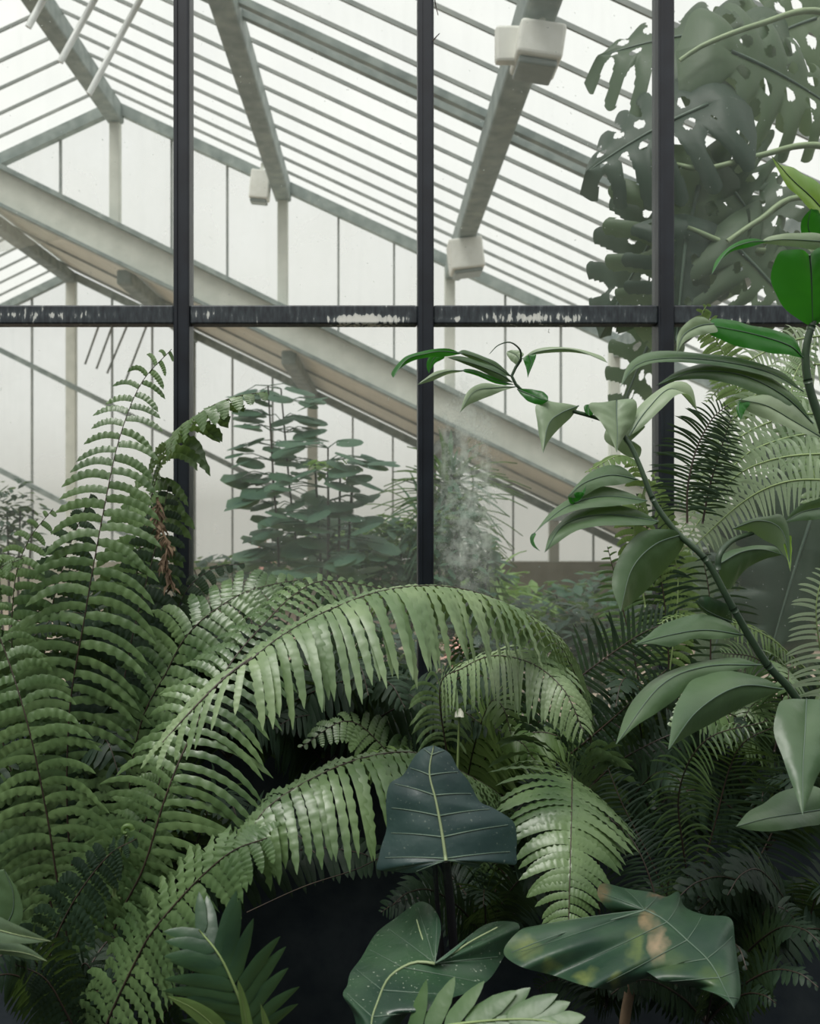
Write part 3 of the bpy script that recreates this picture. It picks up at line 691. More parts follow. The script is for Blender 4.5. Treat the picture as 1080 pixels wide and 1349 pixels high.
# (material, midrib, one margin, other margin, Y base, Y tip, margin Y offsets, underside?)
def gl(plant, mat, mid, A, B, Yb, Yt, dA=0, dB=0, arch=.12, ripple=.05, flip=False, label=None, nm='leaf', rib='vein_soft', vr=.0012, bow=0):
    def z(l, off):
        n = len(l); r = []
        for i, (x, y) in enumerate(l):
            u = i/(n-1); r.append((x, y, Yb+(Yt-Yb)*u + off*math.sin(math.pi*min(1, u*1.05)) - bow*math.sin(math.pi*u)))
        return r
    A = [mid[0]]+A+[mid[-1]]; B = [mid[0]]+B+[mid[-1]]
    return blade(plant, z(mid, 0), z(A, dA), z(B, dB), mat, name=nm, arch=arch, ripple=ripple, flip=flip, label=label, rib=rib, vr=vr)

gl(g1,'ginger',[(899,704),(862,718),(832,750),(817,806)],[(880,697),(842,702),(815,735),(806,770)],[(899,722),(868,760),(838,790),(824,800)],1.33,1.26,.0,.03)
gl(g1,'ginger',[(867,687),(800,678),(745,690),(717,728)],[(840,672),(800,664),(755,675),(726,702)],[(855,692),(810,692),(765,697),(733,716)],1.34,1.22,.02,-.02)
gl(g1,'ginger',[(852,660),(795,654),(745,668),(704,702)],[(820,646),(790,641),(755,654),(726,674)],[(835,664),(790,668),(760,672),(724,686)],1.34,1.22,.02,-.02)
gl(g1,'ginger_bright',[(704,702),(700,708),(702,718),(711,726)],[(700,704),(698,710),(701,719)],[(706,704),(703,711),(705,718)],1.22,1.21,label='thin curled green leaf tip', nm='leaf_tip', vr=.0006)
gl(g1,'ginger',[(840,632),(805,626),(770,636),(747,655)],[(815,613),(785,618),(764,634)],[(820,638),(790,642),(765,655)],1.35,1.25,.02,-.01)
gl(g1,'ginger_bright',[(752,650),(756,662),(766,657),(772,640)],[(748,654),(754,664)],[(764,648),(770,650)],1.26,1.27,nm='leaf', vr=.0006)
gl(g1,'ginger_pale',[(762,535),(738,545),(722,560),(715,597)],[(735,530),(707,531),(708,560),(712,582)],[(752,550),(735,566),(722,582)],1.37,1.32,0,.02)
gl(g1,'ginger_pale',[(812,527),(812,548),(813,570),(812,596)],[(800,529),(775,533),(788,552),(804,576)],[(835,526),(838,546),(828,566),(818,582)],1.37,1.32,0,.02)
gl(g1,'ginger_bright',[(776,548),(774,540),(776,534),(782,532)],[(770,542),(770,534)],[(782,545),(782,538)],1.36,1.37,vr=.0006)
gl(g1,'ginger_pale',[(828,575),(852,540),(885,512),(918,541)],[(832,548),(858,520),(888,503),(910,508)],[(846,563),(872,538),(892,520),(908,521)],1.36,1.42,.02,-.01)
gl(g1,'ginger_pale',[(830,582),(822,575),(815,570),(800,560)],[(845,590),(838,605),(812,592),(796,578)],[(850,562),(840,560),(820,556)],1.37,1.40,0,0)
# fine top leaves
gl(g1,'ginger',[(675,497),(650,481),(625,470),(603,464)],[(655,478),(630,467),(612,461)],[(660,492),(632,478),(610,468)],1.37,1.34,vr=.0008)
gl(g1,'ginger_bright',[(608,466),(583,463),(562,466),(536,474),(518,498)],[(590,459),(565,461),(534,470),(516,490)],[(585,470),(562,471),(538,478),(520,492)],1.34,1.28,vr=.0008)
gl(g1,'ginger_bright',[(584,466),(574,470),(568,478),(565,492)],[(570,466),(563,474),(562,484)],[(585,472),(574,478),(568,486)],1.33,1.33,vr=.0006)
gl(g1,'ginger',[(675,504),(656,492),(622,479),(589,471)],[(655,486),(622,473),(605,469)],[(660,501),(630,487),(608,478)],1.37,1.33,vr=.0008)
gl(g1,'ginger_bright',[(676,507),(650,501),(625,491),(608,488)],[(650,496),(625,487),(614,486)],[(655,506),(628,495),(614,491)],1.37,1.34,vr=.0008)
gl(g1,'ginger_pale',[(612,489),(592,489),(570,496),(550,507)],[(595,487),(575,489),(558,500)],[(590,493),(574,500),(558,505)],1.34,1.30,vr=.0008)
gl(g1,'ginger_pale',[(680,510),(655,511),(625,516),(606,543)],[(656,507),(634,505),(615,517)],[(665,514),(640,524),(618,533)],1.37,1.31,vr=.0008)
gl(g1,'ginger_bright',[(681,513),(696,519),(708,524),(722,528)],[(692,512),(712,515),(721,521)],[(688,522),(698,530),(712,533)],1.37,1.34,vr=.0008)
gl(g1,'ginger_pale',[(686,474),(712,463),(755,461),(800,478)],[(706,460),(736,457),(767,461),(792,469)],[(700,468),(736,464),(768,466),(790,473)],1.37,1.33,vr=.0007)
gl(g1,'ginger_bright',[(696,468),(700,478),(697,488),(695,498)],[(689,472),(692,482),(694,490)],[(706,467),(703,478),(698,490)],1.36,1.35,vr=.0006)
gl(g1,'ginger_pale',[(684,474),(680,468),(674,465),(668,463)],[(680,480),(672,474),(667,466)],[(690,467),(684,462),(674,461)],1.37,1.38,vr=.0006)
# lower leaves of the same stem
gl(g1,'ginger',[(1002,876),(930,878),(870,903),(811,981)],[(966,866),(909,875),(868,891),(840,914),(822,945)],[(960,885),(914,901),(889,922),(864,940),(838,956)],1.33,1.2,.04,-.02,ripple=.07)
gl(g1,'ginger',[(1032,908),(975,904),(920,935),(880,988)],[(1007,894),(960,884),(917,893),(900,910),(887,941)],[(1012,916),(981,930),(950,946),(917,964),(892,978)],1.33,1.15,.03,.02,ripple=.06)
gl(g1,'ginger',[(1062,921),(1060,961),(1057,1013),(1057,1074)],[(1040,921),(1026,927),(1019,959),(1031,1000),(1045,1038)],[(1088,924),(1103,950),(1092,990),(1072,1034)],1.33,1.18,.02,.03)
gl(g1,'ginger',[(1110,1062),(1060,1070),(1010,1078),(969,1089)],[(1075,1036),(1033,1041),(1008,1057),(985,1070)],[(1085,1084),(1060,1089),(1020,1095),(990,1094)],1.45,1.3,.04,-.02)
gl(g1,'ginger',[(980,837),(928,830),(876,838),(834,850)],[(955,818),(920,809),(873,822),(852,838)],[(950,842),(911,842),(885,852),(858,848)],1.33,1.24,.03,-.01, ripple=.08)
b = MB(); b.tube(spl([P(945,750,1.32), P(948,730,1.32), P(965,712,1.34), P(992,702,1.36)], 14), .005, .003, 8); b.build('petiole', M['stem'], g1)
gl(g1,'ginger',[(964,697),(1000,686),(1030,700),(1041,752)],[(988,684),(1012,680),(1030,678),(1039,700)],[(984,700),(1005,710),(1024,722),(1036,736)],1.36,1.30,0,.02, label='green leaf with yellowing tip')
gl(g1,'ginger_lime',[(1034,716),(1038,728),(1040,740),(1041,753)],[(1032,718),(1036,732),(1039,745)],[(1041,705),(1043,720),(1042,740)],1.32,1.295, nm='leaf_tip', vr=.0006, label='yellowed leaf tip')
gl(g1,'ginger',[(946,744),(975,728),(1003,724),(1030,731)],[(956,728),(990,719),(1020,720)],[(950,768),(962,776),(980,752),(1004,738)],1.36,1.42,.02,.0)
gl(g1,'ginger',[(1120,655),(1085,668),(1055,675),(1032,689)],[(1100,645),(1080,656),(1050,668)],[(1110,680),(1085,684),(1055,686)],1.5,1.42)
gl(g1,'alo_green',[(965,820),(945,812),(928,803),(916,792)],[(960,800),(940,788),(925,786)],[(952,820),(935,812),(922,802)],1.36,1.30)

g2 = thing('ginger_plant', 'shorter ginger plant at the right edge with a bright heart-shaped leaf at its top', 'plant', P(1150, 900, 1.25), 'ginger plants at the right')
stem2 = [(1175,900,1.35),(1130,720,1.3),(1100,620,1.28),(1084,565,1.27),(1066,510,1.27),(1061,465,1.27),(1070,425,1.27),(1082,380,1.28),(1092,320,1.29),(1095,270,1.3)]
b = MB(); q = spl([P(*p) for p in stem2], 60); b.tube(q, .0085, .004, 10); b.build('stem', M['stem'], g2)
for k in (14, 24, 32, 38, 44, 50):
    b = MB(); r_ = (.0085+(.004-.0085)*k/59)*1.15; b.tube([q[k-1].lerp(q[k], .6), q[k].lerp(q[k+1], .1)], r_*.95, r_, 10); b.build('stem_node', M['stem'], g2)
gl(g2,'ginger_bright',[(1058,472),(1038,455),(990,440),(930,428)],[(1045,444),(1015,434),(980,426),(945,419)],[(1040,468),(1010,464),(965,454),(935,440)],1.27,1.2,.02,-.02, label='saturated green leaf half')
gl(g2,'ginger_pale',[(940,427),(920,430),(900,442),(891,466)],[(925,417),(908,422),(893,440)],[(945,437),(920,442),(902,450)],1.2,1.17, label='pale drooping leaf end')
gl(g2,'ginger',[(1058,516),(1015,492),(960,478),(890,472),(840,480),(817,510)],[(1030,490),(985,474),(930,466),(860,463),(828,480)],[(1030,503),(980,488),(930,480),(870,477),(835,488)],1.27,1.14,.01,-.01)
gl(g2,'ginger',[(1071,558),(1030,520),(975,494),(915,490),(864,508)],[(1045,520),(1000,490),(940,478),(895,488)],[(1035,540),(990,516),(935,500),(890,502)],1.27,1.18,.01,-.01)
gl(g2,'ginger_pale',[(1084,578),(1045,555),(1010,535),(975,527)],[(1060,548),(1025,522),(995,521)],[(1060,572),(1020,556),(985,542)],1.27,1.2,.01,-.01)
gl(g2,'ginger_bright',[(985,527),(974,530),(972,540),(976,553)],[(976,526),(970,536),(972,548)],[(988,532),(982,540),(978,548)],1.21,1.19, vr=.0006)
gl(g2,'ginger_bright',[(1066,336),(1068,360),(1069,390),(1070,432)],[(1052,328),(1026,333),(1016,362),(1024,394),(1048,418)],[(1080,326),(1108,334),(1114,364),(1102,396),(1084,420)],1.2,1.27,.03,.03, label='bright green heart-shaped leaf', vr=.0014)
gl(g2,'ginger_pale',[(1120,322),(1075,318),(1030,316),(1000,320)],[(1080,308),(1045,307),(1015,311)],[(1080,329),(1045,325),(1015,322)],1.28,1.2)
gl(g2,'ginger_bright',[(1010,318),(985,320),(958,332),(937,362)],[(990,314),(965,322),(944,342)],[(990,325),(965,331),(946,346)],1.2,1.12, vr=.0008)
gl(g2,'ginger_lime',[(1096,292),(1070,262),(1042,236),(1016,206)],[(1095,262),(1075,240),(1050,224),(1028,216)],[(1075,282),(1050,258),(1033,240)],1.29,1.2,.02,-.01)
gl(g2,'ginger_bright',[(1092,330),(1075,318),(1064,300),(1068,275)],[(1070,325),(1056,310),(1056,290)],[(1095,310),(1085,290),(1078,278)],1.29,1.25)

# ------------------------------------------------------------------ elephant ears
k5 = lambda l: [(430+x/3.469, 960+y/3.458) for x, y in l]
ea = thing('elephant_ear', 'dark blue-green upright arrow-shaped leaf on a dark stalk at the bottom centre', 'plant', P(600, 1349, 1.5), 'elephant ear plants')
mid = k5([(545,600),(528,480),(500,330),(470,200),(490,75)])
A = k5([(545,600),(500,600),(460,640),(380,658),(310,650),(232,640),(240,580),(252,530),(275,450),(272,330),(290,250),(350,210),(400,130),(440,90),(490,75)])
B = k5([(545,600),(600,602),(680,635),(740,600),(860,620),(868,560),(870,490),(850,420),(760,360),(700,330),(650,240),(600,180),(560,110),(490,75)])
def dep(l, f): return [(x, y, f(x, y)) for x, y in l]
fY = lambda x, y: 1.20+.05*(1133-y)/150+.03*abs(x-580)/90
l = blade(ea, dep(mid, lambda x, y: 1.20+.05*(1133-y)/150), dep(A, fY), dep(B, fY), 'alo_dark', arch=.10, ripple=.02, s0=.38, veins=9, nS=108, nT=10, puff=.018, rib='vein', vr=.0026, veinmat='vein_soft')
for a_, r_ in ((0, .0075), (14, .004)):
    b = MB(); b.tube(spl([P(587-a_, 1131, 1.21), P(592-a_*1.2, 1180, 1.28), P(598-a_*1.1, 1260, 1.36), P(602-a_, 1349, 1.42), P(604, 1460, 1.45)], 20), r_*.8, r_, 10)
    b.build('petiole', M['petiole'], ea)

eb = thing('elephant_ear', 'glossy green elephant ear leaf with two lobes and water specks, bottom centre', 'plant', P(560, 1400, 1.3), 'elephant ear plants')
mid = k5([(495,1070),(420,1062),(350,1085),(280,1140),(235,1240),(205,1349),(235,1500)])
A = k5([(495,1070),(497,1010),(520,950),(518,870),(475,805),(415,790),(330,850),(230,930),(160,1040),(110,1110),(95,1170),(75,1215),(120,1290),(155,1400),(235,1500)])
B = k5([(495,1070),(545,1045),(620,985),(700,905),(780,875),(880,890),(860,960),(800,1060),(740,1140),(640,1205),(560,1235),(490,1300),(430,1280),(395,1270),(340,1340),(235,1500)])
fY = lambda x, y: 1.30-.22*(y-1190)/160+.04*math.sin((x-470)/25)
l = blade(eb, dep(mid, lambda x, y: 1.27-.22*(y-1190)/160), dep(A, fY), dep(B, fY), 'alo_green', arch=.08, ripple=.03, s0=.45, veins=8, nS=112, nT=10, puff=.018, rib='vein', vr=.002, veinmat='vein_soft')
for ps in ([(412,870),(440,960),(495,1070)], [(780,905),(650,975),(545,1050),(500,1070)]):
    b = MB(); b.tube(spl([P(x, y, 1.275-.22*(y-1190)/160) for x, y in k5(ps)], 12), .001, .0014, 6); b.build('lobe_vein', M['vein'], l)
b = MB(); b.tube(spl([P(572,1269,1.27), P(580,1310,1.3), P(590,1400,1.35)], 12), .006, .007, 8); b.build('petiole', M['petiole'], eb)

ec = thing('elephant_ear', 'large spreading elephant ear leaf with brown blotches and yellowed rim, bottom right', 'plant', P(800, 1420, 1.3), 'elephant ear plants')
k6 = lambda l: [(650+x/2.512, 1000+y/2.513) for x, y in l]
def blotched():
    m = leaf_mat('elephant_ear_blotched', (32,56,44), (50,76,54), (80,100,74), rough=.42, trans=.06, scale=12, spec=.45)
    n = m.node_tree; b_ = n.nodes['Principled BSDF']; src = b_.inputs['Base Color'].links[0].from_socket
    uv = n.nodes.new('ShaderNodeTexCoord'); ns = n.nodes.new('ShaderNodeTexNoise'); ns.inputs['Scale'].default_value = 22; ns.inputs['Detail'].default_value = 5
    n.links.new(uv.outputs['UV'], ns.inputs[0])
    va = n.nodes.new('ShaderNodeVectorMath'); va.operation = 'MULTIPLY_ADD'; n.links.new(ns.outputs['Color'], va.inputs[0]); va.inputs[1].default_value = (.09,.09,0); n.links.new(uv.outputs['UV'], va.inputs[2])
    cur = src
    for (cx, cy, rx, ry, col) in ((.545,.615,.036,.085,(150,132,108)),(.507,.535,.034,.045,(128,112,84)),(.545,.455,.04,.014,(92,72,48)),(.36,.44,.04,.04,(88,76,52)),
                                  (.30,.72,.05,.035,(104,116,66)),(.40,.73,.035,.03,(104,116,66)),(.19,.69,.05,.03,(96,110,64)),(.10,.62,.07,.05,(98,110,66)),(.47,.62,.035,.09,(88,104,60)),(.73,.72,.06,.05,(66,86,50)),(.58,.68,.08,.06,(64,84,52))):
        mp = n.nodes.new('ShaderNodeMapping'); off = .045
        mp.inputs['Location'].default_value = (-(cx+off)/rx, -(cy+off)/ry, 0); mp.inputs['Scale'].default_value = (1/rx, 1/ry, 0)
        n.links.new(va.outputs[0], mp.inputs[0]); g = n.nodes.new('ShaderNodeTexGradient'); g.gradient_type = 'SPHERICAL'; n.links.new(mp.outputs[0], g.inputs[0])
        r = ramp(n, g.outputs['Fac'], [(.0, (0,0,0,1)), (.35 if col[0] > 150 else .9, (.9,.9,.9,1))]); mx = n.nodes.new('ShaderNodeMixRGB'); n.links.new(r.outputs[0], mx.inputs[0]); n.links.new(cur, mx.inputs[1]); mx.inputs[2].default_value = lin(col); cur = mx.outputs[0]
    n.links.new(cur, b_.inputs['Base Color']); return m
M['blotched'] = blotched()
mid = k6([(500,500),(560,530),(640,600),(720,680),(795,825)])
A = k6([(500,500),(470,490),(440,500),(400,505),(370,490),(345,450),(350,422),(372,412),(440,428),(520,440),(570,455),(615,440),(635,490),(700,515),(780,525),(800,600),(812,690),(815,780),(795,825)])
B = k6([(500,500),(440,500),(385,512),(330,530),(250,540),(130,550),(80,570),(35,640),(90,690),(200,715),(310,750),(400,765),(440,740),(445,680),(500,700),(560,735),(640,750),(740,780),(795,825)])
fY = lambda x, y: 1.36-.26*(y-1165)/165+.02*math.sin(x/14)
uvf = lambda v: ((((v.x*FPX/v.y+CXP)-650)*2.512/1000), (((H-v.z)*FPX/v.y+CYP)-1000)*2.513/1000)
l = blade(ec, dep(mid, lambda x, y: 1.34-.26*(y-1165)/165), dep(A, fY), dep(B, fY), 'blotched', arch=.10, ripple=.04, s0=.40, veins=9, nS=117, nT=10, puff=.03, rib='vein_soft', vr=.0016, uvf=uvf)
for ps in ([(500,500),(400,530),(280,560),(160,600),(60,640)],):
    b = MB(); b.tube(spl([P(x, y, 1.335-.26*(y-1165)/165-.012) for x, y in k6(ps)], 12), .0012, .0006, 6); b.build('lobe_vein', M['vein_soft'], l)
b = MB(); b.tube(spl([P(850,1205,1.34), P(840,1260,1.36), P(825,1330,1.38), P(815,1420,1.4)], 14), .007, .009, 8); b.build('petiole', M['dead'], ec)

# ------------------------------------------------------------------ palm seedlings and odd leaves at the bottom
SM = [(0,.7),(.2,.95),(.5,1),(.8,.8),(1,.45)]
pa = thing('palm_seedling', 'young palm with broad smooth leaflets at the bottom left of centre', 'palm', P(330, 1400, 1.1), 'palm seedlings')
frond(pa, [(335,1400,1.12),(324,1343,1.1),(308,1298,1.09),(288,1257,1.09),(262,1225,1.1)], 98, 10, face=(0,-.9,.6), droop=.25, sweep=38, ratio=.92, wave=.02, mat='palm', rib='rib_green', prof=SM, pw=(.4,1.15,1.0,.55), seg=10, fold=.25, ribr=.0028, t0=.1)
pb = thing('palm_seedling', 'pale young palm with smooth leaflets at the bottom edge, under the water-specked leaf', 'palm', P(560, 1400, 1.05), 'palm seedlings')
frond(pb, [(520,1385,1.06),(570,1356,1.05),(640,1345,1.04),(700,1343,1.03),(745,1350,1.02)], 84, 8, face=(0,-.8,.8), droop=.05, sweep=48, ratio=.8, wave=.02, mat='palm_light', rib='rib_green', prof=SM, pw=(.4,1.1,1.0,.55), seg=10, fold=.2, ribr=.0022)
yb = thing('grass_blade_tuft', 'bright yellow-green narrow leaves poking up at the bottom left of centre', 'plant', P(300, 1400, 1.05))
gl(yb,'fern_young',[(300,1372),(275,1345),(250,1326),(220,1312)],[(295,1345),(270,1325),(245,1315)],[(285,1370),(258,1345),(235,1325)],1.05,1.02, rib='rib_green', vr=.0008)
gl(yb,'fern_young',[(332,1400),(325,1350),(318,1310),(313,1290)],[(326,1400),(319,1350),(314,1310)],[(338,1380),(331,1340),(322,1308)],1.05,1.03, rib='rib_green', vr=.0008)
gl(yb,'fern_young',[(355,1400),(352,1365),(348,1340),(343,1322)],[(350,1390),(347,1360),(344,1338)],[(360,1380),(357,1355),(350,1335)],1.05,1.03, rib='rib_green', vr=.0008)
ag = thing('spiky_rosette', 'grey-green stiff pointed leaves with pale spiny rims at the left edge', 'plant', P(-60, 1260, 1.1))
gl(ag,'agave',[(-70,1222),(-20,1222),(25,1232),(67,1240)],[(-30,1195),(0,1208),(30,1222)],[(-40,1245),(0,1243),(35,1243)],1.15,1.0, rib='vein')
gl(ag,'agave',[(-70,1245),(-20,1250),(30,1255),(62,1266)],[(-20,1236),(15,1240),(40,1250)],[(-30,1255),(10,1258),(40,1264)],1.18,1.04, rib='vein')
gl(ag,'ginger',[(-40,1260),(10,1215),(18,1180),(6,1145)],[(-30,1220),(-6,1180),(-8,1150)],[(0,1240),(28,1215),(26,1180)],1.2,1.2, rib='vein_soft')

bs = thing('bud_stalk', 'thin stalk with a single white bud beside the dark arrow-shaped leaf', 'flower', P(602, 1060, 1.75))
b = MB(); b.tube(spl([P(602,1060,1.75), P(603,1000,1.75), P(605,942,1.75)], 10), .0028, .002, 6); b.build('stalk', M['rib_green'], bs)
b = MB()
for k in range(3):
    b.tube([P(605-2+2*k, 944, 1.75-.004*k), P(605-3+3*k, 939, 1.75-.004*k), P(605-1+k, 934, 1.75)], .006, .002, 8)
b.build('bud', M['bud'], bs)
bc = thing('bud_stalk', 'green coiled bud among the left fern leaflets', 'flower', P(160, 1160, 1.38))
b = MB(); b.tube(spl([P(150,1180,1.42), P(157,1130,1.4), P(166,1100,1.38)], 10), .003, .0025, 6); b.build('stalk', M['rib_green'], bc)
b = MB(); cc = P(167, 1093, 1.38)
b.tube([cc+Vector((math.cos(a/6)*.0085*(1-a/40), -.002*a/8, math.sin(a/6)*.0085*(1-a/40))) for a in range(0, 36)], .0045, .002, 8); b.build('bud', M['fern_young'], bc)

dd = thing('dead_frond', 'brown withered frond hanging beside the left frame bar', 'dead frond', P(213, 650, 1.95))
rr = random.Random(4)
ax = spl([P(207,655,1.93), P(210,690,1.93), P(220,715,1.92), P(219,740,1.93), P(228,775,1.95)], 40)
b = MB(); b.tube(ax, .003, .002, 6); b.build('midrib', M['dead'], dd)
b = MB()
for k in range(90):
    p = ax[rr.randrange(1, 39)]; ln = rr.uniform(.012, .034); a = rr.uniform(-1, 1)
    q1 = p+Vector((a*.012, rr.uniform(-.012, .01), -ln*.4)); q2 = q1+Vector((a*.006+rr.uniform(-.01, .01), rr.uniform(-.01, .01), -ln*.6))
    s_ = Vector((rr.uniform(.0015, .004), rr.uniform(-.003, .003), 0))
    b.add([p-s_*.4, p+s_*.4, q1+s_, q1-s_, q2], [(0,1,2,3), (3,2,4)])
b.build('shrivelled_leaflets', M['dead'], dd)

# ------------------------------------------------------------------ monstera behind the glass
mo = thing('monstera', 'large monstera with holed leaves pressed up behind the upper right panes', 'plant', P(1150, 500, 2.75))
def monstera_leaf(base, tip, wid, side=(0,-1,.2), slits=6, nS=110, nT=36, droop=.15, seed=0, depth=.55, holes=True, tone=0):
    rn = random.Random(seed); A0 = P(*base); T0 = P(*tip); L_ = (T0-A0).length; ax_ = (T0-A0).normalized()
    N = Vector(side); N = (N-ax_*N.dot(ax_)).normalized(); Sd = ax_.cross(N).normalized()
    W_ = wid*A0.y/FPX; b = MB()
    outline = [(0,.0),(.03,.55),(.10,.86),(.25,1.0),(.45,.96),(.65,.78),(.82,.5),(.94,.2),(1,.0)]
    for sg in (-1, 1):
        vs = []; fs = []; off = rn.uniform(0, .5)
        for i in range(nS+1):
            s = i/nS; mp_ = A0+ax_*(L_*(.12+.88*s))+Vector((0,0,-1))*(droop*L_*s*s)
            back = -.30*(1-s)**3*L_
            for j in range(nT+1):
                t = j/nT; lob = (s*slits+off) % 1
                w_ = W_*interp(outline, s)*(1-.30*(1-2*abs(((lob+.25) % 1)-.5))**2)
                q = mp_+Sd*(sg*w_*t)+ax_*(back*t+ .10*L_*t*t*(1 if s > .2 else 0)*s)
                q = q+N*(.06*W_*math.sin(t*math.pi)-.25*W_*t*t+.02*W_*math.sin(s*slits*6.28)*t)
                vs.append(q)
        for i in range(nS):
            for j in range(nT):
                s = (i+.5)/nS; t = (j+.5)/nT; ss = s*slits+off+.25*t; lob = ss % 1; kk = int(ss)
                r1 = random.Random(seed*77+kk*7+(sg+1)); dstart = depth+r1.uniform(-.18, .2)
                half = .17*min(1, max(0, (t-dstart)/.12))+.09*t
                cut = t > dstart and abs(lob-.5) < half and .06 < s < .95
                hc = r1.uniform(.2, .32)
                if holes and ((t-hc)/.09)**2+((lob-.5)/.25)**2 < 1 and .08 < s < .9: cut = True
                if cut: continue
                o = i*(nT+1)+j; f = (o, o+1, o+nT+2, o+nT+1)
                fs.append(f if sg < 0 else f[::-1])
        b.add(vs, fs)
    lo = b.build('leaf', M[('monstera', 'monstera_light', 'monstera_deep')[tone]], mo)
    b = MB(); b.tube([A0+ax_*(L_*(.12+.88*s/12))+Vector((0,0,-1))*(droop*L_*(s/12)**2)+N*.003 for s in range(13)], .006, .002, 6); b.build('midrib', M['vein_soft'], lo)
    return lo
ML = [((1010,40,2.75),(790,45,2.9),150,(0,-.8,.5),1),
      ((940,60,2.62),(1120,130,2.7),120,(0,-1,.3),2),
      ((955,130,2.55),(775,200,2.65),125,(0,-.9,.6),3),
      ((935,215,2.6),(1010,300,2.62),120,(0,-1,.1),4),
      ((925,220,2.58),(880,420,2.62),112,(.1,-1,.1),5),
      ((900,250,2.7),(800,400,2.72),80,(-.2,-1,.1),6),
      ((1060,250,2.55),(915,345,2.6),85,(0,-.8,.6),7),
      ((960,318,2.5),(1060,410,2.52),100,(0,-1,.1),8),
      ((905,300,2.52),(890,430,2.54),78,(0,-1,0),9),
      ((880,400,2.95),(818,520,2.95),50,(0,-1,0),11),
      ((1090,20,2.9),(960,60,2.9),140,(0,-1,.2),12),
      ((1090,620,2.7),(1010,840,2.7),120,(0,-1,.1),14),
      ((1000,700,2.75),(930,860,2.8),80,(0,-1,.1),15)]
for i, (a_, t_, w_, n_, sd) in enumerate(ML):
    monstera_leaf(a_, t_, w_, n_, seed=sd, slits=6 if w_ > 90 else 5, holes=sd < 14, depth=.42 if sd < 14 else .85, tone=i % 3)
for ps in ([(1190,60,2.7),(1080,15,2.62),(1000,32,2.58),(930,58,2.58),(895,80,2.6)],
           [(1190,230,2.6),(1080,192,2.52),(1000,205,2.5),(930,222,2.52),(885,216,2.55)],
           [(1190,300,2.6),(1060,260,2.5),(1000,290,2.48),(958,318,2.48)],
           [(1190,330,2.6),(1000,330,2.52),(905,300,2.52)], [(1190,720,2.75),(1120,640,2.7),(1085,620,2.7)],
           [(1190,740,2.8),(1060,700,2.75),(1000,700,2.75)]):
    b = MB(); b.tube(spl([P(*p) for p in ps], 24), .011, .007, 8); b.build('petiole', M['mpet'], mo)
b = MB(); b.tube(spl([P(1190,1100,2.8), P(1185,700,2.78), P(1195,300,2.75), P(1190,0,2.8)], 20), .05, .035, 12); b.build('stem', M['bark'], mo)

# ------------------------------------------------------------------ plants in the glasshouse beyond
def far_leafmass(root, name, mat, centre, rad, n, ls, seed, flat=.35, aspect=2.0):
    rn = random.Random(seed); b = MB()
    for k in range(n):
        while True:
            v = Vector((rn.uniform(-1,1), rn.uniform(-1,1), rn.uniform(-1,1)))
            if v.length < 1: break
        p = Vector(centre)+Vector((v.x*rad[0], v.y*rad[1], v.z*rad[2])); l_ = ls*rn.uniform(.6, 1.3)
        a = rn.uniform(0, 6.28); d = Vector((math.cos(a), math.sin(a), rn.uniform(-.6, .3))).normalized()
        s_ = d.cross(Vector((rn.uniform(-flat, flat), rn.uniform(-flat, flat), 1))).normalized()*(l_/aspect/2); u = s_.cross(d).normalized()
        b.add([p, p+d*l_*.3+s_*.85-u*l_*.04, p+d*l_*.65+s_*.8-u*l_*.08, p+d*l_-u*l_*.18, p+d*l_*.65-s_*.8-u*l_*.08, p+d*l_*.3-s_*.85-u*l_*.04, p+d*l_*.33, p+d*l_*.66-u*l_*.03],
              [(0,1,6),(1,2,7,6),(2,3,7),(3,4,7),(4,5,6,7),(5,0,6)])
    return b.build(name, M[mat], root)
def round_climber(px, ytop, ybot, Y, sway, nl, label, mat, ls, seed, spread):
    rn = random.Random(seed); base = P(px, ybot, Y); base.z = 0
    t = thing('climbing_plant', label, 'plant', base, 'plants beyond the glass')
    ax_ = spl([base, P(px+sway*.2, ybot, Y), P(px-sway*.4, (ytop+ybot)/2, Y), P(px-sway, ytop, Y)], 30)
    b = MB(); b.tube(ax_, .010, .004, 6); b.build('stem', M['rib_dark'], t)
    b = MB()
    for k in range(nl):
        zz = P(px, ytop, Y).z+(P(px, ybot, Y).z-P(px, ytop, Y).z)*((k+.5)/nl)
        p0 = min(ax_, key=lambda v: abs(v.z-zz)); sd = rn.choice((-1, 1))
        c = p0+Vector((sd*rn.uniform(.04, spread), rn.uniform(-.1, .1), rn.uniform(-.03, .03)))
        b.tube([p0, (p0+c)/2+Vector((0,0,.02)), c], .003, .002, 4)
        tilt = Vector((rn.uniform(-.4,.4), -rn.uniform(.15,.6), 1)).normalized(); a1 = tilt.cross(Vector((0,1,0))).normalized(); a2 = tilt.cross(a1)
        r_ = ls*rn.uniform(.7, 1.25); vs = [c]
        for m_ in range(12):
            q_ = 6.283*m_/12; rr_ = r_*(1-.18*(m_ == 0)+.1*math.cos(2*q_)); vs.append(c+a1*math.cos(q_)*rr_+a2*math.sin(q_)*rr_*.85-tilt*r_*.15)
        b.add(vs, [(0, 1+m_, 1+(m_+1) % 12) for m_ in range(12)])
    b.build('foliage', M[mat], t); return t
round_climber(365, 508, 760, 4.6, 12, 60, 'tall climber with round blue-green leaves behind the pane between the left and centre bars', 'bg_leaf', .07, 1, .2)
round_climber(388, 512, 760, 4.7, 18, 50, 'thin-stemmed round-leaved climber right of the tallest one', 'bg_leaf', .064, 2, .2)
round_climber(432, 590, 760, 4.4, 0, 70, 'bushier round-leaved plant beside the yellow-lit far post', 'bg_leaf', .068, 3, .28)

